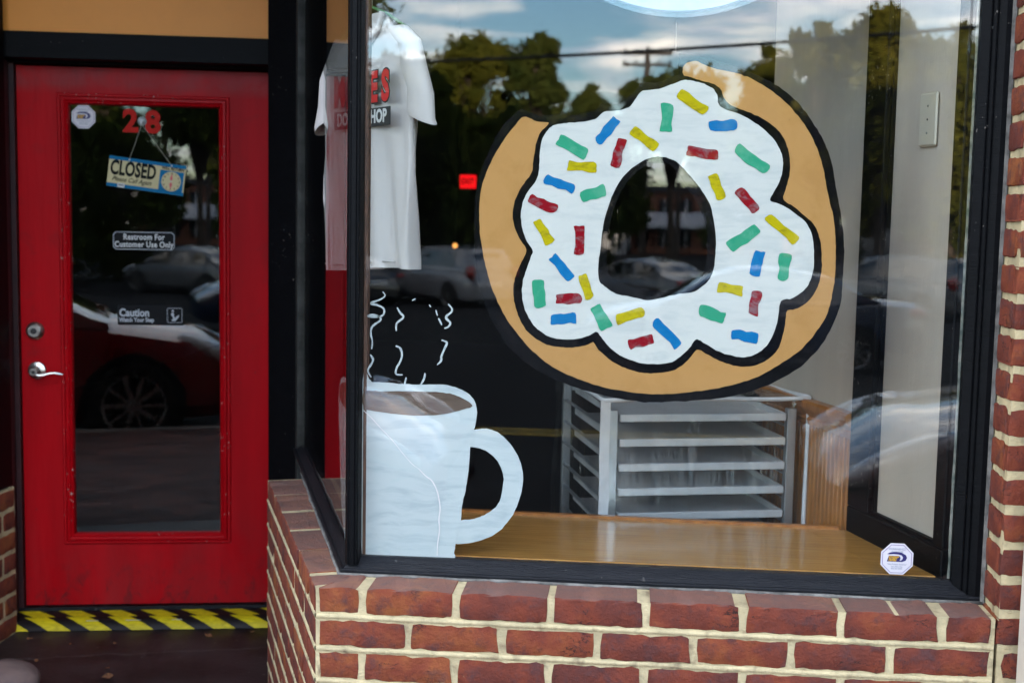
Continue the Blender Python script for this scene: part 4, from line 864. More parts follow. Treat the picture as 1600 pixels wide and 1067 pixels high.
crk = [(265,465),(295,492),(330,530),(370,572),(400,610),(435,650),(455,664),(480,690),(500,705),(516,735),(524,765),(528,800),(524,835),(526,870),(520,915),(518,955)]
stroke(zm(crk[:7]), .0009, 'scratch', 'paint_scratch', .0006, 50); stroke(zm(crk[6:]), .0018, 'scratch', 'paint_scratch', .0006, 51)
# the part of the mug on the side pane
def side_layer(name, m, P, depth):
    L = []
    for x, y in P:
        p = on_side(x, y); L.append(((p-G0).dot(GD), p.z))
    L = catmull(L, 4)
    me = curve_mesh([L], .00015)
    for v in me.vertices:
        s_, z_ = v.co.x, v.co.y; q = G0+GD*s_-GN*(.006+depth+v.co.z); v.co = (q.x-mg.location.x, q.y-mg.location.y, z_-mg.location.z)
    return link(name, me, m, mg)
side_layer('mug_side', 'paint_mug', [(534.5, 589), (530.5, 596), (528.6, 612), (528.0, 650), (529.4, 690), (530.5, 740), (532.5, 790), (536, 830), (539.5, 858), (544.5, 874), (545.5, 760), (545.5, 640), (545, 598), (540, 590)], .0020)
side_layer('coffee_side', 'paint_coffee', [(534.8, 597), (530.8, 603), (529.8, 615), (532, 626), (537, 635), (541.5, 640), (545, 640), (545, 604), (540, 598)], .0010)
# round sign in the upper part of the window, its lower edge in view
dc = thing('round_sign', 'large round pale sign with a rim hanging in the top of the window', 'sign', (.748, GY+.03, ZB+1.249+.38))
paint_mat('disc_pale', (0.60, 0.68, 0.74), scale=12); mat('disc_rim', (0.25, 0.29, 0.34), 0.4)
def circ(r, n=96): return [(r*math.cos(2*math.pi*i/n), r*math.sin(2*math.pi*i/n)) for i in range(n)]
link('face', stand(curve_mesh([circ(.378)], .002)), 'disc_pale', dc)
glass_mat('rim_clear', tint=(0.85, 0.90, 0.93), dirt=0.10)
link('clear_rim', stand(curve_mesh([circ(.392), circ(.3785)[::-1]], .002)), 'rim_clear', dc)
link('rim_line', stand(curve_mesh([circ(.3812), circ(.3786)[::-1]], .0025)), 'disc_rim', dc)
ch = MB()
for i in range(14): ch.lathe([(.0001, -.0016), (.0016, 0), (.0001, .0016)], 'z', (-.003, 0, -.392-.0045*i-.012), 6)
ch.build('bead_chain', 'nickel', dc)
# sticker on the pane
p = on_glass(1400.5, 871.5, IN); sticker('warning_sticker', 'white octagonal security sticker in the lower corner of the display window', (p.x, GY-.0004, p.z), 0.0, .0345, 'octagonal security stickers')

# ------------------------------------------------------------------ T-shirt on a hanger
mat('cotton', (0.50, 0.46, 0.44), 0.95, var=0.03, vs_=8, bump=0.25, bs=300)
mat('tee_red', (0.50, 0.014, 0.014), 0.8); mat('tee_black', (0.02, 0.02, 0.022), 0.85); mat('tee_gold', (0.60, 0.36, 0.04), 0.8); mat('hanger_green', (0.05, 0.16, 0.05), 0.5)
ts = thing('t_shirt', 'white T-shirt with red shop lettering hanging in the window corner', 't-shirt', (0, 0, 0))
TA = R(38)                             # the shirt's left side swings back along the side pane
tcn = CAM+ray(572, 420)*3.30; ts.location = (tcn.x+.010, tcn.y, tcn.z); ts.rotation_euler = (0, 0, -(math.pi/2-TA)+R(2))
def tee():
    V = []; F = []; n = 96; rowsz = [0, .012, .03, .06, .09, .12, .18, .24, .30, .36, .41, .45, .49, .53, .565, .595, .615, .632, .645]
    def hw(z):
        if z < .47: return .222+.010*(1-z/.47)
        t = (z-.47)/.175; return .222-.150*max(0, t-.30)/.70 if t > .3 else .222+.0*t
    for z in rowsz:
        for j in range(n):
            a = 2*math.pi*j/n; c_, s_ = math.cos(a), math.sin(a); ex = .55
            x = hw(z)*math.copysign(abs(c_)**ex, c_); th = (.030 if z < .5 else .030-.020*(z-.5)/.145)
            y = th*math.copysign(abs(s_)**ex, s_)
            fo = math.sin(x*40+1.6*math.sin(z*6+x*5)+(0 if y < 0 else 2))*.0125*(1.12-z*1.35 if z < .62 else .28)+math.sin(x*88+z*11)*.0045*(1.0-z)+noise.noise(Vector((x*14, z*9, y*30)))*.006
            V.append((x, y+fo, z+(.010*math.sin(x*9) if z < .05 else 0)))
    for i in range(len(rowsz)-1):
        for j in range(n):
            a, b = i*n+j, i*n+(j+1) % n; F.append((a, b, b+n, a+n))
    mb = MB(); mb.add(V, F)
    for sg in (-1, 1):                 # sleeves
        V = []; F = []; n2 = 20; path = [(.165, .595), (.205, .560), (.240, .500), (.262, .440), (.276, .385), (.280, .372)]
        for i, (px, pz) in enumerate(path):
            w_ = [.045, .070, .082, .086, .087, .087][i]; d = Vector((1, 0, -.35)).normalized() if i > 3 else Vector((1, 0, .25-.15*i)).normalized()
            for j in range(n2):
                a = 2*math.pi*j/n2; c_, s_ = math.cos(a), math.sin(a)
                q = Vector((px-.02, 0, pz))+Vector((d.x, 0, d.z))*w_*c_*.62
                V.append((sg*q.x, .024*s_+.004*math.sin(q.z*60), q.z))
        for i in range(len(path)-1):
            for j in range(n2): a, b = i*n2+j, i*n2+(j+1) % n2; F.append((a, b, b+n2, a+n2))
        mb.add(V, F)
    return mb.build('shirt', 'cotton', ts, smooth=1)
tee()
cl = MB(); cl.tube([(.076*math.cos(a), -.012+.022*math.sin(a)*0-.012*abs(math.sin(a)), .643-.075*max(0, math.sin(a))) for a in [math.pi*i/16 for i in range(17)]], .008, 8); cl.tube([(.076*math.cos(a), .010, .643-.02*max(0, math.sin(a))) for a in [math.pi*i/16 for i in range(17)]], .008, 8)
cl.build('collar', 'cotton', ts, smooth=1)
hm = MB()
for zz in (.016,): hm.tube([(x_, -.0335, zz+.010*math.sin(x_*9)) for x_ in [-.19+.38*i/24 for i in range(25)]], .0022, 6)
hm.build('hem', 'cotton', ts, smooth=1)
def tprint(me, x, z, lift, m, name): me.transform(Matrix.Translation((x, -.050-lift, z)) @ UPM); return link(name, me, m, ts)
LX = {'M': -.078, 'E': .106, 'S': .166}
for c_, x in LX.items():
    tprint(text_mesh(c_, .098, .0002, .0085, sx=.82), x, .450, .0, 'tee_black', 'print_outline'); tprint(text_mesh(c_, .098, .0002, .0048, sx=.82), x, .450, .0012, 'tee_red', 'print_letter')
tprint(curve_mesh([circ(.036, 28), circ(.010, 20)[::-1]], .0002), .028, .447, .0, 'tee_black', 'print_outline')
tprint(curve_mesh([circ(.033, 28), circ(.013, 20)[::-1]], .0002), .028, .447, .0010, 'tee_gold', 'print_doughnut'); tprint(curve_mesh([circ(.027, 28), circ(.014, 20)[::-1]], .0002), .028, .447, .0020, 'print_white', 'print_icing')
tprint(rect(.300, .045), .042, .380, .0, 'tee_black', 'print_banner'); tprint(text_mesh('DONUT SHOP', .044, .0002, .0016, sx=.89, spacing=1.06), .042, .380, .0012, 'print_white', 'print_letter')
MB().tube([(-.17, 0, .600), (-.08, 0, .640), (0, 0, .665), (.08, 0, .640), (.17, 0, .600)], .004, 6).build('hanger', 'hanger_green', ts)
MB().tube([(0, 0, .665), (0, 0, .70), (.015, 0, .72), (.03, 0, .735), (.02, 0, .76), (0, 0, .765)], .002, 6).build('hanger_hook', 'nickel', ts)
MB().tube([(0, 0, .765), (0, 0, 1.45)], .0008, 5).build('hanging_line', 'string', ts)

# ------------------------------------------------------------------ bakery rack under a clear cover
mat('aluminium', (0.62, 0.63, 0.64), 0.38, metal=0.85, var=0.06); mat('pan_edge', (0.74, 0.72, 0.71), 0.45, metal=0.2, var=0.06); mat('pan_dark', (0.010, 0.010, 0.011), 0.7, spec=0.1); mat('white_binding', (0.66, 0.64, 0.64), 0.7, var=0.06, vs_=40)
def film_mat():
    m = glass_mat('clear_film', tint=(0.95, 0.955, 0.96), f0=0.085, rough=0.10, dirt=0.03); t = m.node_tree
    tc = t.nodes.new('ShaderNodeTexCoord'); mp = N(t, 'ShaderNodeMapping'); mp.inputs['Scale'].default_value = (1, 1, .14); t.links.new(tc.outputs['Object'], mp.inputs[0])
    n = N(t, 'ShaderNodeTexNoise', Scale=20.0, Detail=4.0, Distortion=0.8); t.links.new(mp.outputs[0], n.inputs['Vector'])
    b = N(t, 'ShaderNodeBump', Strength=1.0, Distance=0.03); t.links.new(n.outputs['Fac'], b.inputs['Height'])
    for q in t.nodes:
        if q.type == 'BSDF_GLOSSY': t.links.new(b.outputs[0], q.inputs['Normal'])
film_mat()
RKA = R(15); rk = thing('bakery_rack', 'aluminium bakery pan rack under a clear plastic cover behind the shelf', 'rack', (.615, .70, .055), RKA)
RW_, RD_, RT = .522, .60, ZB+.300-.055
for x in (.012, RW_-.012):
    for y in (.012, RD_-.012): MB().bbox(x-.0125, x+.0125, y-.0125, y+.0125, .10, RT, .002).build('upright', 'aluminium', rk)
for x in (.006, RW_-.006):
    for z in [RT-.045-.0665*i for i in range(11)]: MB().box(x-(.006), x+.006, .026, RD_-.026, z-.012, z-.009).build('runner', 'aluminium', rk)
for y in (RD_-.012,): MB().bbox(.026, RW_-.026, y-.011, y+.011, RT-.028, RT-.004, .002).build('top_bar', 'aluminium', rk)
for i in range(11):
    z = RT-.024-.0665*i; pn = MB()
    pn.bbox(.0295, RW_-.0295, -.004, .010, z-.008, z+.0125, .002); pn.cur = 1; pn.box(.03, RW_-.03, .012, RD_-.05, z-.006, z-.003); pn.box(.03, .036, .012, RD_-.05, z-.003, z+.0125); pn.box(RW_-.036, RW_-.03, .012, RD_-.05, z-.003, z+.0125)
    pn.build('sheet_pan', ['pan_edge', 'pan_dark'], rk)
for x in (.03, RW_-.03):
    for y in (.03, RD_-.03): MB().lathe([(.03, -.01), (.04, -.01), (.04, .01), (.03, .01)], 'x', (x, y, .04), 16).build('caster', 'dark_metal', rk)
cv = thing('rack_cover', 'clear plastic rack cover with white bound edges draped over the pan rack', 'cover', rk.location, RKA)
def wob(x, y, z, k=.008):
    v = noise.noise_vector(Vector((x*7, y*7+z*3.1, z*4))); return Vector((x, y, z))+v*k
E_ = .022
def sheet(P0, U, V_, nu, nv, name):
    V = []; F = []
    for j in range(nv+1):
        for i in range(nu+1):
            p = Vector(P0)+Vector(U)*(i/nu)+Vector(V_)*(j/nv); V.append(wob(*p))
    for j in range(nv):
        for i in range(nu): a = j*(nu+1)+i; F.append((a, a+1, a+nu+2, a+nu+1))
    mb = MB(); mb.add(V, F); return mb.build(name, 'clear_film', cv, smooth=1)
top = RT+.030
sheet((-E_, -E_, .20), (RW_+2*E_, 0, 0), (0, 0, top-.20), 20, 20, 'front_panel'); sheet((-E_, -E_, .20), (0, RD_+2*E_, 0), (0, 0, top-.20), 20, 20, 'side_panel')
sheet((RW_+E_, -E_, .20), (0, RD_+2*E_, 0), (0, 0, top-.20), 20, 20, 'side_panel'); sheet((-E_, -E_, top), (RW_+2*E_, 0, 0), (0, RD_+2*E_, 0), 16, 16, 'top_panel')
def bind(pts, r, name='binding'):
    mb = MB(); P = [wob(*p, k=.007) for p in pts]; mb.tube(P, r, 8); return mb.build(name, 'white_binding', cv, smooth=1)
zt = top
vz = [.20+(zt-.20)*i/16 for i in range(17)]
zp = MB(); V = []; F = []
for i, z in enumerate(vz):
    b0 = wob(-.018, -E_-.003, z, .006); wd = .013
    V += [b0+Vector((-wd, 0, 0)), b0+Vector((wd, -.001, 0)), b0+Vector((wd, .003, 0)), b0+Vector((-wd, .004, 0))]
for i in range(16):
    for j in range(4): a, b = i*4+j, i*4+(j+1) % 4; F.append((a, b, b+4, a+4))
zp.add(V, F); zp.build('zipper_band', 'white_binding', cv, smooth=R(40))
bind([(RW_+E_, -E_, z) for z in vz], .0065)
bind([(-E_+(RW_+2*E_)*i/14, -E_, zt) for i in range(15)], .006); bind([(-E_+(RW_+2*E_)*i/14, RD_+E_, zt) for i in range(15)], .006)
bind([(-E_, -E_+(RD_+2*E_)*i/14, zt) for i in range(15)], .006); bind([(RW_+E_, -E_+(RD_+2*E_)*i/14, zt) for i in range(15)], .008)
# exit sign and night light deep inside
emit_mat('exit_red', (1.0, 0.006, 0.012), 0.16); emit_mat('amber', (1.0, 0.40, 0.09), 0.22)
ep = CAM+ray(731, 284)*12.0
ex = thing('exit_sign', 'small glowing red exit sign in the dark back of the shop', 'sign', ep)
MB().bbox(-.075, .075, .0, .04, -.062, .062, .004).build('lit_face', 'exit_red', ex); link('lettering', stand(text_mesh('EXIT', .075, .0005, .002, sx=.8), (0, -.002, 0)), 'sign_black', ex)
MB().tube([(0, .02, .062), (0, .02, 3.035-ep.z)], .006, 6).build('hanger_rod', 'dark_metal', ex)
lp3 = CAM+ray(711, 384)*8.6
nl = thing('night_light', 'small round amber light glowing in the dark shop interior', 'lamp', lp3)
bm = bmesh.new(); bmesh.ops.create_icosphere(bm, subdivisions=2, radius=.018); MB().bm(bm).build('bulb', 'amber', nl, smooth=1)
MB().tube([(0, .0, .018), (0, .0, .05), (0, .02, .09), (0, .02, 3.035-lp3.z)], .004, 6).build('stem', 'dark_metal', nl)

# ------------------------------------------------------------------ small things outside
mat('sandstone', (0.20, 0.125, 0.105), 0.8, col2=(0.13, 0.085, 0.075), vs_=9, bump=0.3, bs=25, stretch=(1, 3, 3))
bm = bmesh.new(); bmesh.ops.create_icosphere(bm, subdivisions=4, radius=1.0)
for v in bm.verts:
    q = noise.noise_vector(v.co*1.6)*.06+noise.noise_vector(v.co*5)*.02; v.co += q; v.co.x *= .105; v.co.y *= .085; v.co.z = max(v.co.z, -.75)*.058
o = MB().bm(bm).build('stone', 'sandstone', None, (-1.335, 1.235, .043), smooth=1); tag(o, 'smooth pinkish brown stone lying on the dark landing by the brick wall', 'stone')
dsx = thing('downspout', 'cream painted downspout on the brick pier', 'downspout', (1.530, -.045, -.022))
MB().bbox(-.058, .058, -.036, .036, 0, 6.3, .008).build('pipe', 'cream_paint', dsx)
for z in (.3, 2.1, 4.0): MB().box(-.062, .062, -.038, .044, z, z+.03).build('strap', 'cream_paint', dsx)
mat('dry_leaf', (0.22, 0.095, 0.04), 0.8, var=0.3, vs_=60)
for k, (px, py, sz) in enumerate([(168, 1057, .030), (168, 1043, .012), (326, 993, .020), (46, 997, .014), (394, 986, .014), (57, 1031, .012), (110, 1005, .009), (180, 1004, .009)]):
    p = hit(px, py, (0, 0, .004), (0, 0, 1)); n = 9; V = [(0, 0, .004)]; rn = random.Random(k)
    for i in range(n):
        a = 2*math.pi*i/n; r_ = sz*(.55+.5*rn.random()); V.append((r_*math.cos(a), r_*.7*math.sin(a), .001+rn.random()*sz*.35))
    mb = MB(); mb.add(V, [(0, i+1, (i+1) % n+1) for i in range(n)]); mb.add([(x, y, z+.0006) for x, y, z in V], [(0, (i+1) % n+1, i+1) for i in range(n)])
    tag(mb.build('fallen_leaf', 'dry_leaf', None, (p.x, p.y, .001), rn.random()*6), {0: 'largest curled dry leaf lying on the dark landing', 2: 'pale dry leaf scrap close below the hazard tape', 4: 'dry leaf scrap in the corner of the tape and the window wall'}.get(k, 'tiny dry brown leaf crumb lying on the dark landing'), 'leaf', 'leaf scraps on the landing')

# ------------------------------------------------------------------ the street the glass mirrors: cars
def carpaint(name, col, rough=0.22): return mat(name, col, rough, spec=0.5, coat=1.0, var=0.02)
carpaint('car_red', (0.26, 0.006, 0.010)); carpaint('car_white', (0.25, 0.25, 0.26)); carpaint('car_blue', (0.02, 0.035, 0.07)); carpaint('car_silver', (0.12, 0.125, 0.13)); carpaint('car_dark', (0.02, 0.02, 0.024))
mat('car_glass', (0.012, 0.014, 0.016), 0.05, coat=1.0); mat('tyre', (0.018, 0.018, 0.018), 0.85); mat('alloy', (0.36, 0.36, 0.36), 0.4, metal=0.9); mat('arch', (0.004, 0.004, 0.004), 0.9)
mat('lamp_clear', (0.55, 0.57, 0.60), 0.12, coat=1.0); mat('lamp_red', (0.30, 0.01, 0.01), 0.2, coat=1.0); mat('chrome', (0.7, 0.7, 0.7), 0.12, metal=1.0); mat('plate', (0.6, 0.6, 0.6), 0.5)
def lerp_tab(T, x):
    for (x0, v0), (x1, v1) in zip(T[:-1], T[1:]):
        if x <= x1: t = (x-x0)/(x1-x0); t = t*t*(3-2*t)*.5+t*.5; return v0+(v1-v0)*t
    return T[-1][1]
def car(name, label, loc, rz, paint, suv=False, group=None, cat='car'):
    c = thing(name, label, cat, loc, rz, group); L, W = (4.65, .91) if suv else (4.75, .90); h = L/2
    if suv:
        top = [(-h, .80), (-h+.12, 1.00), (-1.5, 1.05), (.9, 1.05), (1.3, 1.02), (2.0, .92), (h-.1, .72), (h, .55)]; roof = [(-2.05, 1.10), (-1.85, 1.62), (-.8, 1.70), (.2, 1.66), (.55, 1.55), (1.25, 1.06)]
    else:
        top = [(-h, .72), (-h+.12, .97), (-1.7, 1.02), (-1.2, .98), (.7, .95), (1.1, .93), (1.9, .82), (h-.12, .64), (h, .48)]; roof = [(-1.75, 1.00), (-1.05, 1.34), (-.4, 1.43), (.15, 1.42), (.45, 1.33), (1.25, .94)]
    wid = [(-h, .70), (-h+.25, .92), (-h+.8, 1.0), (1.2, 1.0), (h-.5, .94), (h-.12, .80), (h, .62)]
    xs = [-h+L*i/40 for i in range(41)]; V = []; F = []; ns = 13
    for x in xs:
        t = lerp_tab(top, x); w_ = W*lerp_tab(wid, x); lo = .20+.10*max(0, abs(x)/h-.88)/.12
        half = [(0, lo), (w_*.85, lo), (w_*.97, lo+.10), (w_, lo+.30), (w_*.985, t-.16), (w_*.93, t-.05), (w_*.75, t+.00)]
        ring = half+[(0, t+.035)]+[(-a, b) for a, b in half[:0:-1]]
        for a, b in ring: V.append((x, a, b))
    n = len(ring)
    for i in range(40):
        for j in range(n): a, b = i*n+j, i*n+(j+1) % n; F.append((a, b, b+n, a+n))
    F += [tuple(range(n)), tuple(range(40*n, 41*n))]
    mb = MB(); mb.add(V, F); mb.build('body', paint, c, smooth=R(35))
    x0, x1 = roof[0][0], roof[-1][0]; V = []; F = []; m_ = 24
    for i in range(m_+1):
        x = x0+(x1-x0)*i/m_; zr = lerp_tab(roof, x); zb = lerp_tab(top, x)-.03; f_ = max(0, min(1, (zr-zb)/.45)); wb = W*.92; wr = wb-(.20 if not suv else .14)*f_
        for a, b in ((wb, zb), (wr+.03, zb+(zr-zb)*.82), (wr-.06, zb+(zr-zb)*.97), (0, zr+.02*f_), (-wr+.06, zb+(zr-zb)*.97), (-wr-.03, zb+(zr-zb)*.82), (-wb, zb)): V.append((x, a, b))
    for i in range(m_):
        for j in range(6): a = i*7+j; F.append((a, a+1, a+8, a+7))
    F += [tuple(range(7)), tuple(range(m_*7, m_*7+7))]
    mb = MB(); mb.add(V, F); mb.build('cabin', paint, c, smooth=R(40))
    def surf(x, v, off):       # point on the cabin side (v 0 belt .. 1 roof edge)
        zr = lerp_tab(roof, x); zb = lerp_tab(top, x)-.03; f_ = max(0, min(1, (zr-zb)/.45)); wb = W*.92; wr = wb-(.20 if not suv else .14)*f_
        return wb+(wr+.03-wb)*v+off, zb+(zr-zb)*.82*v
    for sgn in (-1, 1):
        segs = [(-1.55, -.72, 'quarter_window'), (-.66, .0, 'rear_window'), (.06, .92, 'front_window')] if suv else [(-1.25, -.72, 'quarter_window'), (-.68, -.02, 'rear_window'), (.04, .85, 'front_window')]
        for a_, b_, nm in segs:
            V = []; F = []; k = 8
            for i in range(k+1):
                x = a_+(b_-a_)*i/k
                for v in (.16, .96): y, z = surf(x, v, .006); V.append((x, sgn*y, z))
                for v in (.96, .16): y, z = surf(x, v, -.004); V.append((x, sgn*y, z))
            for i in range(k):
                for j in range(4): a, b = i*4+j, i*4+(j+1) % 4; F.append((a, b, b+4, a+4))
            F += [(0, 1, 2, 3), (k*4, k*4+1, k*4+2, k*4+3)]
            mb = MB(); mb.add(V, F); mb.build(nm, 'car_glass', c)
    for a_, b_, nm in ((roof[-2][0]+.02, roof[-1][0]-.10, 'windscreen'), (roof[0][0]+.05, roof[1][0]-.06, 'back_window')):
        V = []; F = []
        for i in range(7):
            x = a_+(b_-a_)*i/6; zr = lerp_tab(roof, x); zb = lerp_tab(top, x)-.03; f_ = max(0, min(1, (zr-zb)/.45)); wr = W*.92-.20*f_
            for y in (-1, -.5, 0, .5, 1): V.append((x, y*(wr-.12), zr+.012+.02*f_*(1-y*y)-(.02 if abs(y) == 1 else 0)))
        for i in range(6):
            for j in range(4): a = i*5+j; F.append((a, a+1, a+6, a+5))
        mb = MB(); mb.add(V, F); mb.add([(x, y, z-.01) for x, y, z in V], [f[::-1] for f in F]); mb.build(nm, 'car_glass', c, smooth=1)
    rw_, rt = (.235, .345) if suv else (.225, .325)
    for x in (-1.38, 1.42):
        for sgn in (-1, 1):
            y = sgn*(W+.004); MB().lathe([(rt+.055, -.02), (rt+.055, 0), (rt+.03, .002), (.0001, .002)], 'y', (0, 0, 0), 32).build('wheel_arch', 'arch', c, (x, y-.0 if sgn > 0 else y, rt+.0), math.pi*(sgn < 0))
            wh = MB().lathe([(rw_, -.16), (rt-.02, -.16), (rt, -.13), (rt, .0), (rt-.015, .022), (rw_+.01, .026), (rw_, .012), (rw_-.01, -.16)], 'y', (0, 0, 0), 36).build('wheel', 'tyre', c, (x, sgn*(W-.006), rt), math.pi*(sgn < 0), smooth=R(35))
            rm = MB().lathe([(rw_-.022, .0), (rw_-.002, .020), (rw_+.006, .024), (rw_+.004, .016), (rw_-.016, .004)], 'y', (0, 0, 0), 36)
            for s_ in range(10):
                a = 2*math.pi*s_/10; M_ = Matrix.Rotation(a, 4, 'Y'); rm.box(.035, rw_-.004, .006, .020, -.012-.006*(s_ % 2), .012+.006*(s_ % 2), M_)
            rm.lathe([(.05, .004), (.05, .022), (.03, .028), (.0001, .028)], 'y', (0, 0, 0), 16)
            rm.build('rim', 'alloy', wh, smooth=R(30))
    for sgn in (-1, 1):
        bm = bmesh.new(); bmesh.ops.create_icosphere(bm, subdivisions=2, radius=1)
        for v in bm.verts: v.co = Vector((h-.36+v.co.x*.28-abs(v.co.y)*.04, sgn*W*.76+v.co.y*.13, (.70 if not suv else .80)+v.co.z*.075+(-.12)*v.co.x))
        MB().bm(bm).build('headlight', 'lamp_clear', c, smooth=1)
        bm = bmesh.new(); bmesh.ops.create_icosphere(bm, subdivisions=2, radius=1)
        for v in bm.verts: v.co = Vector((-h+.13+v.co.x*.15, sgn*W*.80+v.co.y*.13, (.85 if not suv else 1.0)+v.co.z*(.09 if not suv else .20)))
        MB().bm(bm).build('taillight', 'lamp_red', c, smooth=1)
        bm = bmesh.new(); bmesh.ops.create_icosphere(bm, subdivisions=2, radius=1)
        for v in bm.verts: v.co = Vector((.80+v.co.x*.09, sgn*(W+.07)+v.co.y*.10, 1.02+(.1 if suv else 0)+v.co.z*.07))
        MB().bm(bm).build('mirror', paint, c, smooth=1)
        for x in (-.40, .42): MB().bbox(x-.09, x+.09, sgn*(W-.005)-.012, sgn*(W-.005)+.018, .80, .825, .005).build('door_handle', 'chrome', c)
    MB().bbox(h-.10, h+.004, -.50, .50, .36, .55, .01).build('grille', 'arch', c); MB().bbox(-h-.006, -h+.01, -.26, .26, .62, .74, .003).build('number_plate', 'plate', c)
    return c
car('red_sedan', 'dark red sedan parked at the kerb, mirrored in the door glass', (-2.57, -3.60, gz(-3.6)), 0, 'car_red', group='cars mirrored in the glass')
car('white_sedan', 'white sedan parked at the kerb, mirrored at the right of the window', (3.92, -3.62, gz(-3.62)), math.pi, 'car_white', group='cars mirrored in the glass')
pS = across(700, 36)
for nm, lb, x, y, p_, sv in (('white_suv', 'white sport utility car parked across the road, mirrored beside the T-shirt', pS.x, pS.y, 'car_white', True), ('silver_sedan', 'silver sedan parked across the road', 1.0, -32.6, 'car_silver', False), ('blue_sedan', 'dark blue sedan parked nearer across the road, mirrored in the doughnut hole', 2.3, -15.5, 'car_blue', False),
    ('dark_sedan', 'black sedan parked across the road', -7.6, -32.2, 'car_dark', False), ('grey_suv', 'silver sport utility car parked across the road', 7.8, -32.0, 'car_silver', True), ('pale_sedan', 'white sedan parked across the road', -11.2, -32.4, 'car_white', False)):
    car(nm, lb, (x, y, gz(y)), R(-132 if y < -20 else 178), p_, sv, 'cars mirrored in the glass')

# ------------------------------------------------------------------ trees, poles, buildings across the road
def leaf_mat(name, c1, c2):
    m = bpy.data.materials.new(name); m.use_nodes = True; t = m.node_tree; t.nodes.clear()
    tc = t.nodes.new('ShaderNodeTexCoord'); n = N(t, 'ShaderNodeTexNoise', Scale=0.9, Detail=4.0); t.links.new(tc.outputs['Object'], n.inputs['Vector'])
    r = t.nodes.new('ShaderNodeValToRGB'); r.color_ramp.elements[0].position = .35; r.color_ramp.elements[1].position = .65; r.color_ramp.elements[0].color = (*c1, 1); r.color_ramp.elements[1].color = (*c2, 1); t.links.new(n.outputs['Fac'], r.inputs[0])
    d = t.nodes.new('ShaderNodeBsdfDiffuse'); tl = t.nodes.new('ShaderNodeBsdfTranslucent'); mx = t.nodes.new('ShaderNodeMixShader'); mx.inputs[0].default_value = .25
    t.links.new(r.outputs[0], d.inputs[0]); t.links.new(r.outputs[0], tl.inputs[0]); t.links.new(d.outputs[0], mx.inputs[1]); t.links.new(tl.outputs[0], mx.inputs[2])
    o = t.nodes.new('ShaderNodeOutputMaterial'); t.links.new(mx.outputs[0], o.inputs[0]); MATS[name] = m
leaf_mat('leaf_a', (0.065, 0.080, 0.016), (0.145, 0.140, 0.022)); leaf_mat('leaf_b', (0.045, 0.066, 0.018), (0.095, 0.108, 0.024)); leaf_mat('leaf_c', (0.085, 0.090, 0.016), (0.170, 0.150, 0.022))
mat('bark', (0.06, 0.045, 0.035), 0.9, var=0.3, bump=0.5, bs=20)
def tree(label, x, y, H, rx, seed, lm, nl=15000, low=.22, group='trees mirrored in the glass'):
    rn = random.Random(seed); z0 = gz(y); t = thing('tree', label, 'tree', (x, y, z0), 0, group)
    tr = MB(); tr.tube([(0, 0, -.1), (.05, .02, H*.18), (.0, .08, H*.4), (.1, .05, H*.8)], [.022*H, .017*H, .013*H, .004*H], 9)
    clumps = []
    for k in range(64):
        a = rn.random()*6.283; zc = H*(low+(1-low-.10)*rn.random()**.85); f_ = math.sqrt(max(.05, 1-((zc/H-(.5+low/2))/(.55-low/2))**2)); rr = rx*f_*(.35+.62*rn.random())
        c_ = Vector((rr*math.cos(a), rr*math.sin(a), zc)); clumps.append((c_, rx*(.20+.18*rn.random())))
        tr.tube([(0, .05, max(H*.15, zc-.25*H)), tuple(c_*.5+Vector((0, 0, zc*.46))), tuple(c_)], [.006*H, .004*H, .0015*H], 5)
    tr.build('trunk', 'bark', t, smooth=1)
    clumps.append((Vector((0, 0, H*.86)), rx*.35)); clumps.append((Vector((.1*rx, 0, H*.93)), rx*.20))
    V = []; F = []; sz = .09+.007*H
    for k in range(nl):
        c_, r_ = clumps[k % len(clumps)]
        d = Vector((rn.gauss(0, 1), rn.gauss(0, 1), rn.gauss(0, 1)*.8)); d.normalize(); p = c_+d*r_*min(1.25, .15+abs(rn.gauss(0, .62)))
        u = Vector((rn.gauss(0, 1), rn.gauss(0, 1), rn.gauss(0, 1))).normalized(); v = u.orthogonal().normalized(); s_ = sz*(.6+.8*rn.random()); i = len(V)
        V += [p-u*s_, p+v*s_*.5, p+u*s_, p-v*s_*.5]; F.append((i, i+1, i+2, i+3))
    me = bpy.data.meshes.new('crown'); me.from_pydata(V, [], F); link('crown', me, lm, t)
    return t
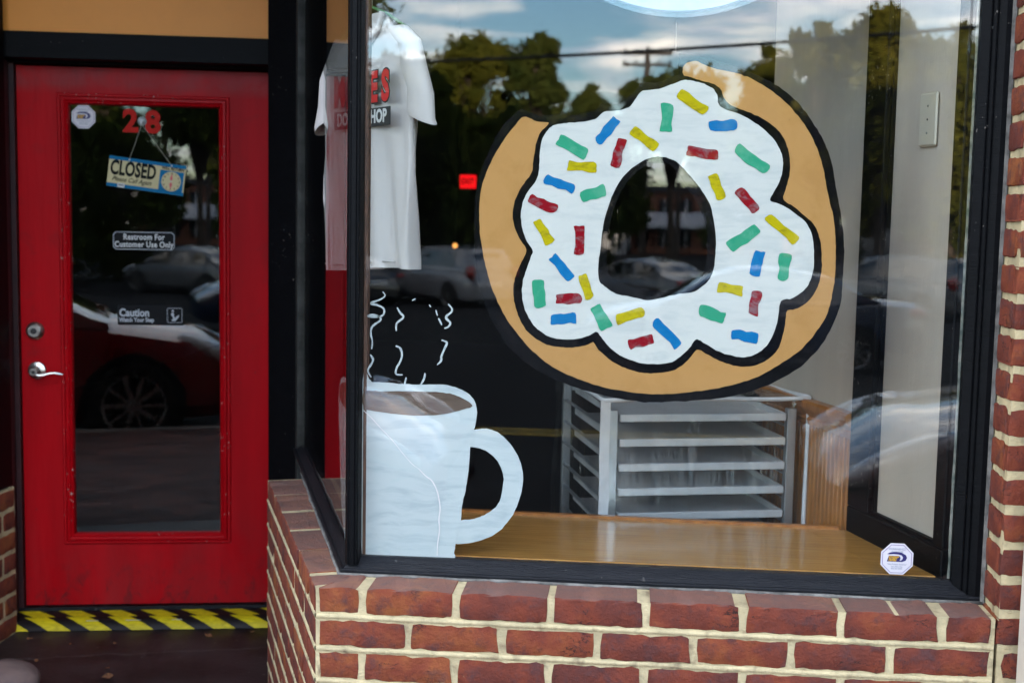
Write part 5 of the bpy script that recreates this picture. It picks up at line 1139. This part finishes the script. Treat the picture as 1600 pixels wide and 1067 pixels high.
for k, (px, t_, topy, hwpx, lm, lb) in enumerate([(735, 56, 55, 95, 'leaf_a', 'broad tree with olive crown behind the parked cars'), (835, 54, 46, 58, 'leaf_b', 'narrow tall green tree beside the broad olive tree'), (668, 44, 118, 80, 'leaf_b', 'lower green tree mirrored beside the T-shirt sleeve'),
    (915, 72, 128, 50, 'leaf_b', 'small far green tree left of the utility pole'), (1185, 58, 62, 62, 'leaf_a', 'olive tree mirrored above the doughnut rim'), (1265, 50, 22, 70, 'leaf_c', 'tall yellow green tree mirrored over the beige wall'), (1370, 47, -5, 85, 'leaf_c', 'tallest yellow green tree mirrored over the black stile'),
    (1480, 46, 22, 80, 'leaf_a', 'olive tree mirrored beside the right window jamb'), (600, 50, 90, 90, 'leaf_b', 'green tree behind the hanging T-shirt'), (1330, 62, 90, 80, 'leaf_b', 'dark green tree behind the yellow green trees'), (775, 40, 185, 90, 'leaf_b', 'low dark green tree below the broad olive tree'), (1215, 64, 100, 75, 'leaf_b', 'dense dark tree filling the gap behind the olive tree'), (1300, 56, 120, 75, 'leaf_b', 'low dense tree under the yellow green trees'), (1430, 60, 60, 80, 'leaf_b', 'dense dark tree behind the tallest yellow green tree')]):
    p = across(px, t_); H = CAM.z+(345-topy)*t_/FPX-gz(p.y); tree(lb, p.x, p.y, H, .80*hwpx*t_/FPX, k*13+5, lm, low=.12 if topy > 100 else .2)
for k, (x, y, H, rx, lb) in enumerate([(-7.4, -40, 6.6, 2.6, 'dense dark green tree left of the white sport utility car'), (-3.4, -38, 6.0, 2.0, 'low dark tree behind the white sport utility car'), (-1.0, -40, 6.0, 1.9, 'low dark tree behind the silver sedan'), (-11, -38, 11, 3.8, 'largest green tree beyond the black sedan')]):
    tree(lb, x, y, H, rx, 300+k, 'leaf_b', 14000, .05)
for k, (x, y, H, rx, lb) in enumerate([(-4.2, -101, 12.5, 3.4, 'far green tree behind the low grey building'), (-1.2, -104, 11.5, 2.4, 'far slim green tree behind the gap between the buildings'), (7.4, -106, 12.5, 2.8, 'far green tree behind the brick shop row'), (11.5, -106, 13, 3.4, 'farthest broad tree behind the brick shop row'), (6.3, -82, 9.6, 2.0, 'round green tree in front of the brick shop row'), (9.4, -80, 10.2, 2.4, 'broader green tree in front of the brick shop row')]):
    tree(lb, x, y, H, rx, 700+k, 'leaf_b', 7000, .1)
tree('high crowned tree with a bare trunk mirrored in the doughnut hole', 2.1, -47, 8.6, 1.9, 811, 'leaf_b', 9000, .62)
for k, (x, y, H, rx) in enumerate([(14, -50, 10, 3.2), (20, -48, 11, 3.5), (-19, -44, 11, 3.8)]):
    tree(('green street tree beyond the silver sport utility car', 'green street tree in front of the low brick building', 'green street tree in front of the low grey building')[k], x, y, H, rx, 500+k, 'leaf_a', 4000, .15, 'trees beyond the parking lot')
mat('pole_wood', (0.055, 0.045, 0.040), 0.9, var=0.2); mat('cable', (0.012, 0.012, 0.013), 0.7)
pp = across(1003, 60); ztop = CAM.z+(345-84)*60/FPX
up = thing('utility_pole', 'wooden utility pole with two crossarms mirrored above the doughnut', 'utility pole', (pp.x, pp.y, gz(pp.y)), 0, 'utility poles')
MB().tube([(0, 0, -.1), (0, 0, ztop-gz(pp.y))], [.19, .12], 10).build('shaft', 'pole_wood', up)
for py in (93, 110):
    z = CAM.z+(345-py)*60/FPX-gz(pp.y); MB().bbox(-1.15, 1.15, -.16, -.04, z-.07, z+.07, .01).build('crossarm', 'pole_wood', up)
    for x in (-1.05, -.55, .55, 1.05): MB().lathe([(.03, 0), (.05, .04), (.03, .10), (.045, .14), (.001, .18)], 'z', (x, -.1, z+.07), 8).build('insulator', 'dark_metal', up)
pq = across(1057, 48); p2 = thing('utility_pole', 'plain slim pole without crossarms mirrored in the doughnut hole', 'utility pole', (pq.x, pq.y, gz(pq.y)), 0, 'utility poles')
MB().tube([(0, 0, -.1), (0, 0, 3.9)], [.12, .09], 10).build('shaft', 'pole_wood', p2)
A_ = across(560, 30.5, 99); B_ = across(1560, 23.5, 36); dirw = (B_-A_).normalized(); A2 = A_-dirw*9; B2 = B_+dirw*10; cb = []
for i in range(41):
    t_ = i/40; p = A2.lerp(B2, t_); p.z -= .55*(4*t_*(1-t_))-.42; cb.append(p-Vector((A2.x, A2.y, 0)))
wr_ = thing('overhead_cable', 'thick black overhead cable crossing the mirrored sky', 'cable', (A2.x, A2.y, 0)); MB().tube(cb, .038, 6).build('cable', 'cable', wr_)
for q_, lb in ((cb[0]+Vector((A2.x, A2.y, 0)), 'wooden pole holding the left end of the overhead cable'), (cb[-1]+Vector((A2.x, A2.y, 0)), 'wooden pole holding the right end of the overhead cable')):
    u_ = thing('utility_pole', lb, 'utility pole', (q_.x, q_.y, gz(q_.y)), 0, 'utility poles'); MB().tube([(0, 0, -.1), (0, 0, q_.z+.5-gz(q_.y))], [.17, .12], 10).build('shaft', 'pole_wood', u_)
mat('far_brick', (0.20, 0.085, 0.055), 0.9, var=0.15, vs_=.8); mat('far_grey', (0.26, 0.26, 0.28), 0.9, var=0.1); mat('far_roof', (0.05, 0.05, 0.055), 0.9); mat('far_awning', (0.55, 0.56, 0.60), 0.8); mat('far_window', (0.02, 0.025, 0.03), 0.08)
def building(label, x0, x1, y, H, wallm, awn=None, nwin=6, group='low buildings across the road'):
    z0 = gz(-50); b = thing('building', label, 'building', ((x0+x1)/2, y, z0), 0, group); w_ = (x1-x0)/2
    MB().box(-w_, w_, -10, 0, 0, H).build('wall', wallm, b); rf = MB().box(-w_-.2, w_+.2, -10.2, .25, H, H+.45).build('roof', 'far_roof', b)
    MB().box(-w_*.1, w_*.25, -5, -3, H+.45, H+1.4).build('roof_unit', 'far_roof', rf)
    if awn: 
        V = [(-w_, .0, awn[1]), (w_, .0, awn[1]), (w_, 1.2, awn[0]), (-w_, 1.2, awn[0]), (-w_, 1.2, awn[0]-.25), (w_, 1.2, awn[0]-.25), (w_, .0, awn[0]-.2), (-w_, .0, awn[0]-.2)]
        mb = MB(); mb.add(V, [(0, 1, 2, 3), (3, 2, 5, 4), (4, 5, 6, 7), (0, 3, 4, 7), (1, 6, 5, 2)]); mb.build('awning', 'far_awning', b)
    for i in range(nwin):
        xc = -w_+2*w_*(i+.5)/nwin
        for z_, h_ in (((.5, 1.7),) if H < 3.6 else ((.5, 1.7), (H-1.5, 1.0))):
            wd = MB().box(xc-w_/nwin*.55, xc+w_/nwin*.55, .0, .05, z_, z_+h_).build('window', 'far_window', b); MB().box(xc-.04, xc+.04, .05, .08, z_, z_+h_).build('mullion', 'far_awning', wd)
pA, pB = across(925, 92), across(1250, 92)
building('low brick shop row with a long pale awning mirrored in the doughnut hole', across(985, 92).x, across(1290, 92).x, pA.y, 4.4, 'far_brick', (2.1, 3.0), 9)
building('low grey building beside the brick shop row', across(760, 88).x, across(978, 88).x, across(870, 88).y, 4.0, 'far_grey', None, 7)
building('low grey building far behind the trees by the parking lot', -42, -14, -84, 4.2, 'far_grey', None, 9)
building('low brick building far behind the yellow green trees', 19, 48, -80, 4.4, 'far_brick', None, 10)
